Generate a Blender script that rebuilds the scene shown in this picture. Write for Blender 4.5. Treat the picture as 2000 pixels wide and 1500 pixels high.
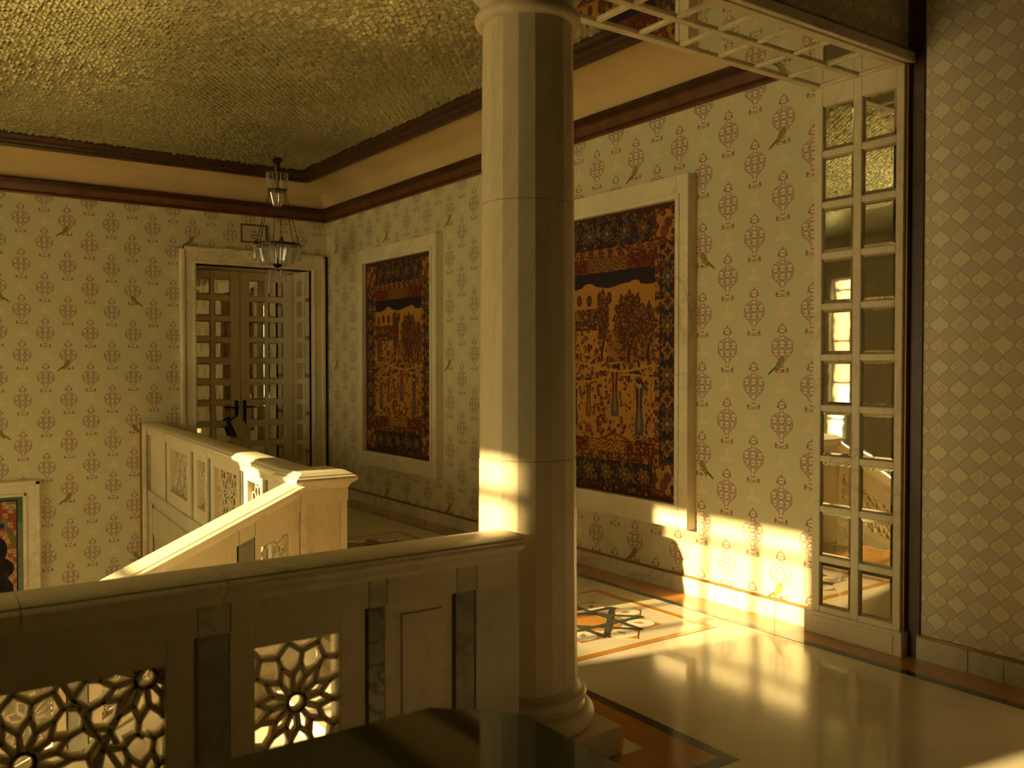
import bpy, bmesh, math, random
import numpy as np
from mathutils import Vector, Matrix

R_ = math.radians
random.seed(7)
scene = bpy.context.scene
for o in list(bpy.data.objects):
    bpy.data.objects.remove(o, do_unlink=True)
col = scene.collection

# ------------------------------------------------------------------ camera
W, B = 4.33, 9.88          # right wall plane x, back wall plane y
XL, YF = -4.5, -3.0        # left (window) wall, wall behind the viewer
ZC = 3.61                  # ceiling
ZLOW = -1.75               # half landing of the stairs

cam_d = bpy.data.cameras.new('camera')
cam_d.sensor_width = 36.0
cam_d.lens = 1744.0 / 2000.0 * 36.0
cam_d.clip_start = 0.05
cam_d.dof.use_dof = True
cam_d.dof.focus_distance = 6.2
cam_d.dof.aperture_fstop = 3.4
cam = bpy.data.objects.new('camera', cam_d)
cam.location = (0, 0, 1.5)
cam.rotation_euler = (R_(90 - 1.2), 0, R_(-35.37))
col.objects.link(cam)
scene.camera = cam

# ------------------------------------------------------------------ light
SKY_STRENGTH = 4.3
SKY_COLOR = (1.0, 0.775, 0.335, 1)
SUN_STRENGTH = 9.5
SUN_COLOR = (1.0, 0.73, 0.32)
world = bpy.data.worlds.new('hazy_evening_sky')
scene.world = world
world.use_nodes = True
wn = world.node_tree.nodes['Background']
wn.inputs['Color'].default_value = SKY_COLOR
wn.inputs['Strength'].default_value = SKY_STRENGTH

sun_d = bpy.data.lights.new('low_evening_sun', 'SUN')
sun_d.energy = SUN_STRENGTH
sun_d.color = SUN_COLOR
sun_d.angle = R_(0.6)
sun = bpy.data.objects.new('low_evening_sun', sun_d)
sun.rotation_euler = Vector((1.0, -0.165, -0.262)).to_track_quat('-Z', 'Y').to_euler()
sun.location = (-8, 6, 5)
col.objects.link(sun)

# windows of the left wall: (y0, y1)
WINDOWS = [(2.60, 3.03), (3.72, 4.09), (4.62, 5.82), (6.72, 7.26), (8.82, 9.21)]
WZ0, WZ1 = 0.02, 2.90
WLOW = [1.5, WZ0, -0.9, WZ0, WZ0]          # sills: the first window is a short high one
for (a, b), w0 in zip(WINDOWS, WLOW):
    pd = bpy.data.lights.new('window_daylight_portal', 'AREA')
    pd.shape = 'RECTANGLE'
    pd.size = b - a
    pd.size_y = WZ1 - w0
    pd.cycles.is_portal = True
    po = bpy.data.objects.new('window_daylight_portal', pd)
    po.location = (XL - 0.08, (a + b) / 2, (w0 + WZ1) / 2)
    po.rotation_euler = Vector((1, 0, 0)).to_track_quat('-Z', 'Z').to_euler()
    col.objects.link(po)

scene.view_settings.view_transform = 'Standard'
scene.view_settings.look = 'None'
scene.view_settings.gamma = 1.0
scene.view_settings.use_curve_mapping = False
scene.view_settings.exposure = 1.28
scene.cycles.max_bounces = 10
scene.cycles.diffuse_bounces = 5
scene.cycles.glossy_bounces = 6

# ------------------------------------------------------------------ node helper
class Ex:
    """tiny expression wrapper over shader math nodes"""
    nt = None
    def __init__(self, s): self.s = s
    @staticmethod
    def m(op, *a, clamp=False):
        n = Ex.nt.nodes.new('ShaderNodeMath'); n.operation = op; n.use_clamp = clamp
        for i, v in enumerate(a):
            if isinstance(v, Ex): Ex.nt.links.new(v.s, n.inputs[i])
            else: n.inputs[i].default_value = v
        return Ex(n.outputs[0])
    def __add__(s, o): return Ex.m('ADD', s, o)
    __radd__ = __add__
    def __sub__(s, o): return Ex.m('SUBTRACT', s, o)
    def __rsub__(s, o): return Ex.m('SUBTRACT', o, s)
    def __mul__(s, o): return Ex.m('MULTIPLY', s, o)
    __rmul__ = __mul__
    def __truediv__(s, o): return Ex.m('DIVIDE', s, o)
    def lt(s, o): return Ex.m('LESS_THAN', s, o)
    def gt(s, o): return Ex.m('GREATER_THAN', s, o)
    def abs(s): return Ex.m('ABSOLUTE', s)
    def floor(s): return Ex.m('FLOOR', s)
    def fmod(s, o): return Ex.m('FLOORED_MODULO', s, o)
    def sqrt(s): return Ex.m('SQRT', s)
    def cos(s): return Ex.m('COSINE', s)
    def min(s, o): return Ex.m('MINIMUM', s, o)
    def max(s, o): return Ex.m('MAXIMUM', s, o)

def ell(x, y, cx, cy, rx, ry):
    a = (x - cx) * (1 / rx); b = (y - cy) * (1 / ry)
    return Ex.m('MULTIPLY_ADD', a, a, b * b).sqrt()

def cmix(fac, a, b):
    n = Ex.nt.nodes.new('ShaderNodeMix'); n.data_type = 'RGBA'
    for k, v in ((0, fac), (6, a), (7, b)):
        if isinstance(v, Ex): Ex.nt.links.new(v.s, n.inputs[k])
        elif k == 0: n.inputs[0].default_value = v
        else: n.inputs[k].default_value = (*v, 1) if len(v) == 3 else v
    return Ex(n.outputs[2])

def new_mat(name):
    m = bpy.data.materials.new(name); m.use_nodes = True
    Ex.nt = m.node_tree
    b = m.node_tree.nodes['Principled BSDF']
    return m, b

def lk(e, sock): Ex.nt.links.new(e.s if isinstance(e, Ex) else e, sock)

def obj_coord():
    t = Ex.nt.nodes.new('ShaderNodeNewGeometry')
    return t.outputs['Position']

def noise(scale, detail=4, rough=0.55, dist=0.0, coord=None, stretch=None):
    co = coord if coord is not None else obj_coord()
    if stretch:
        mp = Ex.nt.nodes.new('ShaderNodeMapping'); mp.inputs['Scale'].default_value = stretch
        Ex.nt.links.new(co, mp.inputs['Vector']); co = mp.outputs[0]
    n = Ex.nt.nodes.new('ShaderNodeTexNoise')
    n.inputs['Scale'].default_value = scale; n.inputs['Detail'].default_value = detail
    n.inputs['Roughness'].default_value = rough; n.inputs['Distortion'].default_value = dist
    Ex.nt.links.new(co, n.inputs['Vector'])
    return Ex(n.outputs['Fac'])

def ramp(e, stops):
    n = Ex.nt.nodes.new('ShaderNodeValToRGB')
    el = n.color_ramp.elements
    while len(el) < len(stops): el.new(0.5)
    for k, (p, c) in enumerate(stops):
        el[k].position = p; el[k].color = (*c, 1)
    lk(e, n.inputs[0]); return Ex(n.outputs[0])

def bump(bsdf, e, strength, dist=0.01):
    n = Ex.nt.nodes.new('ShaderNodeBump'); n.inputs['Strength'].default_value = strength
    n.inputs['Distance'].default_value = dist
    lk(e, n.inputs['Height']); lk(n.outputs[0], bsdf.inputs['Normal'])

M = {}
def plain(name, c, rough=0.5, metal=0.0, spec=0.5, var=0.12, scale=6.0, coat=0.0):
    m, b = new_mat(name)
    n = noise(scale, 4)
    dark = tuple(v * (1 - var) for v in c); lite = tuple(min(1, v * (1 + var)) for v in c)
    lk(ramp(n, [(0.3, dark), (0.7, lite)]), b.inputs['Base Color'])
    b.inputs['Roughness'].default_value = rough; b.inputs['Metallic'].default_value = metal
    b.inputs['Specular IOR Level'].default_value = spec
    b.inputs['Coat Weight'].default_value = coat
    M[name] = m; return m

def marble(name, base, vein, rough=0.3, vscale=2.2, amount=0.5, cloud=(0.85, 1.06), stretch=None, coat=0.0):
    m, b = new_mat(name)
    cl = noise(1.7, 5, 0.6, stretch=stretch)
    c1 = ramp(cl, [(0.3, tuple(v * cloud[0] for v in base)), (0.7, tuple(min(1, v * cloud[1]) for v in base))])
    v = noise(vscale, 7, 0.62, 1.3, stretch=stretch)
    line = (v - 0.5).abs()
    mask = Ex.m('SUBTRACT', 1.0, line * 26.0, clamp=True)
    gate = Ex.m('MULTIPLY_ADD', noise(0.9, 2), 3.2, -1.25, clamp=True)
    c2 = cmix(mask * gate * amount, c1, vein)
    fine = noise(38, 3)
    c3 = cmix(Ex.m('MULTIPLY_ADD', fine, 0.9, -0.45, clamp=True), c2, tuple(x * 0.72 for x in base))
    lk(c3, b.inputs['Base Color'])
    b.inputs['Roughness'].default_value = rough
    b.inputs['Coat Weight'].default_value = coat
    b.inputs['Coat Roughness'].default_value = 0.04
    bump(b, noise(60, 3), 0.04, 0.004)
    M[name] = m; return m

marble('marble_cream', (0.76, 0.68, 0.49), (0.34, 0.25, 0.14), 0.34)
marble('marble_panel', (0.76, 0.66, 0.46), (0.40, 0.30, 0.17), 0.42, 3.0, 0.3)
marble('marble_green', (0.40, 0.40, 0.31), (0.05, 0.06, 0.045), 0.3, 3.4, 0.9, (0.4, 1.15))
marble('marble_grey', (0.66, 0.61, 0.46), (0.20, 0.18, 0.13), 0.32, 2.6, 0.7, (0.75, 1.1))
marble('marble_column', (0.66, 0.55, 0.36), (0.22, 0.17, 0.10), 0.45, 2.0, 0.3, (0.84, 1.08), stretch=(1, 1, 0.35))
marble('marble_pink', (0.62, 0.52, 0.44), (0.40, 0.30, 0.24), 0.35, 2.0, 0.3)
marble('marble_floor', (0.69, 0.61, 0.44), (0.40, 0.33, 0.22), 0.16, 1.5, 0.22, (0.9, 1.05), coat=0.45)
marble('marble_step', (0.78, 0.72, 0.58), (0.40, 0.36, 0.27), 0.25, 2.0, 0.4)
marble('inlay_orange', (0.50, 0.225, 0.045), (0.30, 0.11, 0.02), 0.13, 4, 0.4, (0.75, 1.15), coat=0.4)
marble('inlay_green', (0.045, 0.055, 0.04), (0.12, 0.13, 0.10), 0.13, 4, 0.4, (0.7, 1.2), coat=0.4)
marble('inlay_white', (0.82, 0.77, 0.62), (0.5, 0.45, 0.33), 0.13, 3, 0.3, coat=0.4)
plain('wood_dark', (0.045, 0.014, 0.006), 0.32, var=0.45, scale=9)
plain('wood_warm', (0.105, 0.036, 0.011), 0.30, var=0.35, scale=9)
plain('plaster_cove', (0.56, 0.41, 0.20), 0.55, var=0.08, scale=1.6)
plain('plaster_dim', (0.07, 0.05, 0.03), 0.7, var=0.08, scale=1.6)
plain('brass_line', (0.30, 0.17, 0.04), 0.35, metal=0.5)
plain('iron', (0.012, 0.011, 0.012), 0.38, metal=0.4, var=0.2)
plain('bronze', (0.085, 0.045, 0.02), 0.35, metal=0.85, var=0.3)
plain('paper', (0.55, 0.47, 0.33), 0.8, var=0.06)
plain('paper_green', (0.06, 0.075, 0.045), 0.7, var=0.1)
plain('ink', (0.02, 0.017, 0.012), 0.7)
plain('outer_paint', (0.30, 0.27, 0.20), 0.7)
plain('brick', (0.50, 0.36, 0.27), 0.85, var=0.25, scale=14)
plain('mortar', (0.62, 0.56, 0.48), 0.9)
plain('window_paint', (0.42, 0.36, 0.26), 0.5)

m, b = new_mat('mirror'); M['mirror'] = m
lk(ramp(noise(5, 3), [(0.3, (0.70, 0.69, 0.62)), (0.7, (0.80, 0.79, 0.72))]), b.inputs['Base Color'])
b.inputs['Metallic'].default_value = 1.0; b.inputs['Roughness'].default_value = 0.025
bump(b, noise(7, 2), 0.015, 0.01)

m, b = new_mat('crystal'); M['crystal'] = m
lk(ramp(noise(30, 2), [(0.3, (0.93, 0.93, 0.90)), (0.7, (1, 1, 0.97))]), b.inputs['Base Color'])
b.inputs['Transmission Weight'].default_value = 0.9; b.inputs['Roughness'].default_value = 0.04
b.inputs['IOR'].default_value = 1.52

m, b = new_mat('window_glass'); M['window_glass'] = m
tr = Ex.nt.nodes.new('ShaderNodeBsdfTransparent'); gl = Ex.nt.nodes.new('ShaderNodeBsdfGlossy')
gl.inputs['Roughness'].default_value = 0.02
mx = Ex.nt.nodes.new('ShaderNodeMixShader')
lk(Ex.m('MULTIPLY_ADD', noise(3, 2), 0.02, 0.05), mx.inputs[0])
lk(tr.outputs[0], mx.inputs[1]); lk(gl.outputs[0], mx.inputs[2])
lk(mx.outputs[0], Ex.nt.nodes['Material Output'].inputs[0])

m, b = new_mat('table_glass'); M['table_glass'] = m
sp = noise(90, 2)
lk(cmix(Ex.m('MULTIPLY_ADD', sp, 6.0, -3.9, clamp=True), (0.040, 0.050, 0.012), (0.09, 0.10, 0.03)), b.inputs['Base Color'])
b.inputs['Roughness'].default_value = 0.05; b.inputs['IOR'].default_value = 1.55
M['table_edge'] = plain('table_edge', (0.20, 0.24, 0.12), 0.15)

m, b = new_mat('ceiling_gold'); M['ceiling_gold'] = m
t = obj_coord()
n1 = noise(0.9, 4); n2 = noise(40, 2)
base = ramp(n1, [(0.32, (0.44, 0.43, 0.24)), (0.62, (0.62, 0.61, 0.39))])
lk(cmix(Ex.m('MULTIPLY_ADD', n2, 2.0, -1.0, clamp=True), base, (0.30, 0.24, 0.10)), b.inputs['Base Color'])
b.inputs['Metallic'].default_value = 0.8; b.inputs['Roughness'].default_value = 0.32
bump(b, noise(35, 2), 0.25, 0.01)

m, b = new_mat('woven_colours'); M['woven'] = m
at = Ex.nt.nodes.new('ShaderNodeAttribute'); at.attribute_name = 'weave'
lk(at.outputs['Color'], b.inputs['Base Color'])
b.inputs['Roughness'].default_value = 0.75; b.inputs['Specular IOR Level'].default_value = 0.25
bump(b, noise(300, 2), 0.2, 0.002)

# printed wallpaper with little vases: columns 0.2065 m apart, drop repeat 0.446 m
def vase_paper(name, axis, sign, u0, pitch):
    m, b = new_mat(name); M[name] = m
    sx = Ex.nt.nodes.new('ShaderNodeSeparateXYZ'); lk(obj_coord(), sx.inputs[0])
    u = Ex(sx.outputs[axis]) * sign; v = Ex(sx.outputs[2])
    cu = (u - (u0 - pitch * 0.5)) * (1 / pitch)
    ci = cu.floor()
    x = (cu - ci - 0.5) * pitch
    odd = ci.fmod(2.0)
    V0, P = 3.085, 0.446
    q = (V0 + odd * (-P * 0.5) + v * -1.0) * (1 / P)
    ri = q.floor()
    y = (1.0 - (q - ri)) * P - (P - 0.29)      # 0 at the foot of the vase, 0.29 at its tip
    ax = x.abs()
    cb = noise(1.1, 3)
    c = ramp(cb, [(0.3, (0.575, 0.54, 0.35)), (0.7, (0.635, 0.595, 0.39))])
    red, grey, cream = (0.33, 0.165, 0.095), (0.43, 0.39, 0.31), (0.70, 0.60, 0.44)
    # pale figure between the vases
    pale = ell(x, y, 0, -0.05, 0.016, 0.018).min(ell(x, y, 0, -0.092, 0.028, 0.024)).min(ell(ax, y, 0.034, -0.104, 0.017, 0.018))
    c = cmix(pale.lt(1.0) * 0.6, c, (0.78, 0.60, 0.40))
    # foot and stem
    footw = (y - 0.034 + (ax - 0.040).abs() * 1.5).lt(0.0).max((y - 0.034 + ax * 1.1).lt(0.0)).max(y.lt(0.013)) * y.gt(0.0) * ax.lt(0.049)
    c = cmix(footw, c, red)
    c = cmix((ell(ax, y, 0.021, 0.0075, 0.020, 0.0035)).lt(1.0), c, cream)
    c = cmix((ell(ax, y, 0.0, 0.022, 0.014, 0.008)).lt(1.0), c, cream)
    c = cmix(ax.lt(0.013) * y.gt(0.03) * y.lt(0.225), c, red)
    # body: drop shape, shoulders wide
    hw = ((y - 0.062) * 1.05 + 0.016).min(Ex.m('MAXIMUM', 1.0 - ((y.max(0.155) - 0.155) * (1 / 0.058)) * ((y.max(0.155) - 0.155) * (1 / 0.058)), 0.0).sqrt() * 0.078)
    dep = hw - ax                                   # how far inside the body
    inb = dep.gt(0.0) * y.gt(0.060)
    c = cmix(inb, c, red)
    c = cmix(dep.gt(0.0042) * y.gt(0.062), c, grey)
    for (cx, cy, rx, ry) in ((0.0, 0.166, 0.023, 0.023), (0.052, 0.166, 0.021, 0.023), (0.0, 0.118, 0.022, 0.022),
                             (0.044, 0.119, 0.018, 0.020), (0.0, 0.203, 0.017, 0.012), (0.0, 0.074, 0.015, 0.018), (0.0, 0.047, 0.013, 0.012)):
        e = ell(ax if cx else x, y, cx, cy, rx, ry)
        c = cmix(e.lt(1.08) * (inb if cx else 1.0), c, red)
        c = cmix(e.lt(0.87) * (dep.gt(0.003) if cx else 1.0), c, cream)
    ln = (y - 0.164).abs().min((y - 0.117).abs()).lt(0.0026) * dep.gt(0.005)
    c = cmix(ln * 0.8, c, red)
    # neck and head
    e = ell(x, y, 0, 0.221, 0.014, 0.012)
    c = cmix(e.lt(1.1), c, red); c = cmix(e.lt(0.75), c, cream)
    e = ell(x, y, 0, 0.255, 0.030, 0.025).min(ell(ax, y, 0.027, 0.244, 0.009, 0.009)).min(((y - 0.289).abs() + ax * 2.4) * 60.0)
    c = cmix(e.lt(1.0), c, red)
    e2 = ell(x, y, 0, 0.255, 0.022, 0.019)
    c = cmix(e2.lt(1.0), c, cream); c = cmix(e2.lt(1.0) * (y - 0.255).abs().lt(0.0022), c, red)
    # parrots: every third column, every third vase
    ck = (ci * (1 / 3.0) + 1e-4).floor()
    isc = ci.fmod(3.0).lt(0.5)
    kodd = ck.fmod(2.0)
    isr = (ri - kodd + 0.01).fmod(3.0).lt(0.5)
    bx = x * (1.0 - kodd * 2.0)
    isb = isc * isr
    # the tail points to the lower left
    ca, sa = math.cos(R_(57)), math.sin(R_(57))
    xr = (bx + 0.020) * ca + (y - 0.048) * sa
    yr = (y - 0.048) * ca - (bx + 0.020) * sa
    bd = ell(xr, yr, 0.008, 0.0, 0.046, 0.021)
    ca2, sa2 = math.cos(R_(38)), math.sin(R_(38))
    xt = (bx + 0.066) * ca2 + (y - 0.014) * sa2
    yt = (y - 0.014) * ca2 - (bx + 0.066) * sa2
    tl = ell(xt, yt, 0.0, 0.0, 0.050, 0.0080)
    bird = bd.min(tl)
    c = cmix(isb * bird.lt(1.0), c, (0.22, 0.115, 0.025))
    c = cmix(isb * bd.lt(0.84), c, (0.28, 0.29, 0.065))
    c = cmix(isb * ell(xr, yr, 0.004, 0.003, 0.022, 0.006).lt(1.0), c, (0.16, 0.21, 0.05))
    c = cmix(isb * ell(bx, y, 0.003, 0.086, 0.012, 0.012).lt(1.0), c, (0.33, 0.16, 0.04))
    c = cmix(isb * ell(bx, y, 0.006, 0.012, 0.010, 0.010).lt(1.0), c, (0.42, 0.10, 0.05))
    lk(c, b.inputs['Base Color'])
    b.inputs['Roughness'].default_value = 0.5
    b.inputs['Specular IOR Level'].default_value = 0.35
    bump(b, noise(160, 2), 0.05, 0.002)
    return m
vase_paper('vase_paper_right', 1, -1.0, -3.36, 0.2075)
vase_paper('vase_paper_back', 0, 1.0, 1.558, 0.2045)

def lattice_paper(name, axis, u0, v0):
    m, b = new_mat(name); M[name] = m
    sx = Ex.nt.nodes.new('ShaderNodeSeparateXYZ'); lk(obj_coord(), sx.inputs[0])
    P, Q = 0.1035, 0.1065
    a = (Ex(sx.outputs[axis]) - u0) * (1 / P); c_ = (Ex(sx.outputs[2]) - v0) * (1 / Q)
    # lantern cells: a diagonal grid whose lines swing in an S between the crossings
    p0 = a + c_; q0 = a - c_
    K = -0.042
    pp = p0 + Ex.m('SINE', q0 * (2 * math.pi)) * K
    qq = q0 + Ex.m('SINE', p0 * (2 * math.pi)) * K
    ip = (pp + 0.5).floor(); iq = (qq + 0.5).floor()
    chk = ip.fmod(2.0)
    iscream = (ip + iq).fmod(2.0).lt(0.5)
    ca_ = (ip + iq) * 0.5; cb_ = (ip - iq) * 0.5
    lined = (0.5 - (pp + 0.5 - ip - 0.5).abs()).min(0.5 - (qq + 0.5 - iq - 0.5).abs())
    cream_, cream2, taupe, line = (0.80, 0.74, 0.56), (0.78, 0.68, 0.46), (0.66, 0.58, 0.47), (0.46, 0.34, 0.18)
    fl = noise(70, 4, 0.7)
    flower = Ex.m('MULTIPLY_ADD', fl, 5.0, -2.2, clamp=True)
    r = ell(a - ca_, c_ - cb_, 0, 0, 0.30, 0.26).lt(1.0)
    cc = cmix(chk * 0.55, cream_, cream2)
    cc = cmix(chk * r * flower * 0.45, cc, (0.42, 0.30, 0.13))
    speck = noise(220, 2)
    ct = cmix(Ex.m('MULTIPLY_ADD', speck, 3.0, -1.2, clamp=True) * 0.35, taupe, (0.60, 0.52, 0.40))
    c = cmix(iscream, ct, cc)
    c = cmix(lined.lt(0.034) * 0.75, c, line)
    lk(c, b.inputs['Base Color']); b.inputs['Roughness'].default_value = 0.55
    b.inputs['Specular IOR Level'].default_value = 0.3
    return m
lattice_paper('lattice_paper_right', 1, 2.304, 2.447)
lattice_paper('lattice_paper_beam', 0, 4.0, 3.447)

# ------------------------------------------------------------------ mesh helper
class MB:
    def __init__(self): self.v = []; self.f = []
    def add(self, vs, fs):
        k = len(self.v); self.v += [tuple(p) for p in vs]; self.f += [tuple(i + k for i in q) for q in fs]; return self
    def box(self, x0, x1, y0, y1, z0, z1):
        return self.add([(x0,y0,z0),(x1,y0,z0),(x1,y1,z0),(x0,y1,z0),(x0,y0,z1),(x1,y0,z1),(x1,y1,z1),(x0,y1,z1)],
                 [(3,2,1,0),(4,5,6,7),(0,1,5,4),(1,2,6,5),(2,3,7,6),(3,0,4,7)])
    def rings(self, rings, close=True, cap=True):
        n = len(rings[0]); vs = [p for r in rings for p in r]; fs = []
        for i in range(len(rings) - 1):
            for j in range(n if close else n - 1):
                a = i * n + j; b_ = i * n + (j + 1) % n
                fs.append((a, b_, b_ + n, a + n))
        if cap and close:
            fs.append(tuple(reversed(range(n)))); fs.append(tuple(range((len(rings) - 1) * n, len(rings) * n)))
        return self.add(vs, fs)
    def lathe(self, prof, cx, cy, n=24, ph=0.0, mod=None):
        rs = []
        for (r, z) in prof:
            rs.append([(cx + (mod(r, z, ph + 2 * math.pi * k / n) if mod else r) * math.cos(ph + 2 * math.pi * k / n),
                        cy + (mod(r, z, ph + 2 * math.pi * k / n) if mod else r) * math.sin(ph + 2 * math.pi * k / n), z) for k in range(n)])
        return self.rings(rs)
    def tube(self, p, q, r, n=6, r2=None):
        p = Vector(p); q = Vector(q); d = (q - p).normalized()
        a = d.orthogonal().normalized(); c = d.cross(a); r2 = r if r2 is None else r2
        rs = [[tuple(P + (a * math.cos(t) + c * math.sin(t)) * rr) for t in (2 * math.pi * k / n for k in range(n))] for P, rr in ((p, r), (q, r2))]
        return self.rings(rs)
    def prism(self, poly, z0, z1):
        n = len(poly)
        return self.add([(x, y, z0) for x, y in poly] + [(x, y, z1) for x, y in poly],
                        [tuple(reversed(range(n))), tuple(range(n, 2 * n))] + [(i, (i + 1) % n, n + (i + 1) % n, n + i) for i in range(n)])
    def xform(self, fn): self.v = [fn(*p) for p in self.v]; return self
    def build(self, name, mat, parent=None, smooth=False, bevel=0.0, origin=None):
        me = bpy.data.meshes.new(name)
        if parent is not None: off = Vector(parent['wloc'])
        elif origin is not None: off = Vector(origin)
        else:
            a = np.array(self.v); off = Vector(((a[:,0].min()+a[:,0].max())/2, (a[:,1].min()+a[:,1].max())/2, a[:,2].min()))
        me.from_pydata([tuple(Vector(p) - off) for p in self.v], [], self.f)
        me.update()
        bm = bmesh.new(); bm.from_mesh(me); bmesh.ops.recalc_face_normals(bm, faces=bm.faces); bm.to_mesh(me); bm.free()
        me.materials.append(M[mat] if isinstance(mat, str) else mat)
        if smooth:
            me.polygons.foreach_set('use_smooth', [True] * len(me.polygons))
            try: me.set_sharp_from_angle(angle=R_(40))
            except Exception: pass
        o = bpy.data.objects.new(name, me); col.objects.link(o)
        if parent is not None: o.parent = parent
        else: o.location = off
        o['wloc'] = tuple(off)
        if bevel:
            md = o.modifiers.new('bevel', 'BEVEL'); md.width = bevel; md.segments = 2; md.limit_method = 'ANGLE'
        return o

def tag(o, label, cat, group=None, kind=None):
    o['label'] = label; o['category'] = cat
    if group: o['group'] = group
    if kind: o['kind'] = kind
    return o

def thing(name, loc, label, cat, group=None, kind=None):
    o = bpy.data.objects.new(name, None); col.objects.link(o)
    o.empty_display_size = 0.1
    o.location = loc; o['wloc'] = tuple(loc)
    return tag(o, label, cat, group, kind)

def share(src, name, loc, parent, scale=None, rot=None):
    """another part with the mesh of src; loc in world space"""
    o = bpy.data.objects.new(name, src.data if isinstance(src, bpy.types.Object) else src); col.objects.link(o)
    o.parent = parent; o.location = Vector(loc) - Vector(parent['wloc'])
    if scale: o.scale = scale
    if rot: o.rotation_euler = rot
    o['wloc'] = tuple(loc)
    return o

def bx(name, mat, parent, *dims, bevel=0.0):
    return MB().box(*dims).build(name, mat, parent, bevel=bevel)

# ================================================================== STRUCTURE
BL0 = Vector((1.95, 4.7)); BL1 = Vector((2.3, 9.8))      # line of the far balustrade's face
BD = (BL1 - BL0).normalized(); BN = Vector((BD.y, -BD.x))   # BN points to the corridor
def bpt(s, d, z): p = BL0 + BD * s + BN * d; return (p.x, p.y, z)

# floor: the landing and the corridor in one slab
fl = MB()
fx = lambda y: BL0.x + (y - BL0.y) * BD.x / BD.y + 0.04
floor = MB().prism([(XL, YF), (W + 0.2, YF), (W + 0.2, B + 0.6), (fx(B + 0.6), B + 0.6), (fx(4.66), 4.66), (1.98, 4.66), (1.98, 2.72), (XL, 2.72)], -0.28, 0.0).build('floor', 'marble_floor', origin=(0, 0, 0))
tag(floor, 'polished cream marble floor with orange and dark green inlay bands', 'floor', kind='structure')

def inlay(name, mat, poly, z=0.0016):
    return MB().prism(poly, -0.004, z).build(name, mat, floor)
rect = lambda x0, x1, y0, y1: [(x0, y0), (x1, y0), (x1, y1), (x0, y1)]
inlay('border_band', 'inlay_orange', rect(4.102, W + 0.05, YF, B))
inlay('border_strip', 'inlay_green', rect(4.050, 4.102, YF, B), 0.0018)
inlay('border_band', 'inlay_orange', [(XL, 2.30), (2.600, 2.30), (2.600, 4.50), (2.0, 4.50), (2.0, 2.70), (XL, 2.70)])
inlay('border_strip', 'inlay_green', [(XL, 2.245), (2.655, 2.245), (2.655, 4.50), (2.600, 4.50), (2.600, 2.30), (XL, 2.30)], 0.0018)
inlay('corner_triangle', 'inlay_white', [(2.315, 2.527), (2.425, 2.527), (2.425, 2.64)], 0.0022)
inlay('border_strip', 'inlay_green', [(fx(4.9) + 0.50, 4.9), (fx(4.9) + 0.55, 4.9), (fx(B) + 0.40, B), (fx(B) + 0.35, B)], 0.0018)
inlay('border_band', 'inlay_orange', [(fx(4.9) + 0.15, 4.9), (fx(4.9) + 0.50, 4.9), (fx(B) + 0.35, B), (fx(B) + 0.05, B)])

def medallion(cx, cy):
    half = 0.525
    b0 = half; b1 = half - 0.048
    for (x0, x1, y0, y1) in ((-b0, b0, b1, b0), (-b0, b0, -b0, -b1), (-b0, -b1, -b1, b1), (b1, b0, -b1, b1)):
        inlay('medallion_border', 'inlay_orange', rect(cx + x0, cx + x1, cy + y0, cy + y1), 0.0020)
    P = lambda r, a: (cx + r * math.cos(a), cy + r * math.sin(a))
    inlay('medallion_centre', 'inlay_orange', [P(0.215, math.pi / 8 + k * math.pi / 4) for k in range(8)], 0.0020)
    for k in range(8):
        a = k * math.pi / 4
        rc = 0.300
        c0 = P(rc, a)
        sq = [(c0[0] + 0.128 * math.cos(a + q * math.pi / 2), c0[1] + 0.128 * math.sin(a + q * math.pi / 2)) for q in range(4)]
        inlay('petal_ground', 'inlay_orange', sq, 0.0021)
        drop = []
        for t in range(20):
            th = 2 * math.pi * t / 20
            rr = 0.084 * (1.0 + 0.12 * math.cos(th))
            drop.append((c0[0] + rr * math.cos(a + th), c0[1] + 0.92 * rr * math.sin(a + th)))
        inlay('petal', 'inlay_white', drop, 0.0026)
        kite = [P(rc - 0.042, a), (c0[0] + 0.022 * math.cos(a + 1.3), c0[1] + 0.022 * math.sin(a + 1.3)), P(rc + 0.034, a), (c0[0] + 0.022 * math.cos(a - 1.3), c0[1] + 0.022 * math.sin(a - 1.3))]
        inlay('petal_heart', 'inlay_orange', kite, 0.0032)
    for k in range(8):                                   # interlaced eight-pointed star
        a0 = math.pi / 8 + k * math.pi / 4; a1 = a0 + 3 * math.pi / 4
        p, q = Vector(P(0.335, a0)), Vector(P(0.335, a1)); d = (q - p).normalized(); n = Vector((-d.y, d.x)) * 0.0165
        inlay('star_strip', 'inlay_green', [tuple(p - n), tuple(q - n), tuple(q + n), tuple(p + n)], 0.0040 + 0.0002 * k)
medallion(3.378, 3.995)
medallion(3.30, 6.62)

# right wall
wall_r = MB().box(W, W + 0.2, 3.1, B + 0.2, -0.3, ZC + 0.2).build('wall_right', 'vase_paper_right', origin=(W, 0, 0))
tag(wall_r, 'long right wall papered with small printed vases and parrots', 'wall', kind='structure')
wall_rn = MB().box(W, W + 0.2, YF, 3.1, -0.3, ZC + 0.2).build('wall_right_front', 'lattice_paper_right', origin=(W, 0, 0))
tag(wall_rn, 'near right wall papered with a cream and taupe lantern lattice', 'wall', kind='structure')

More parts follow.
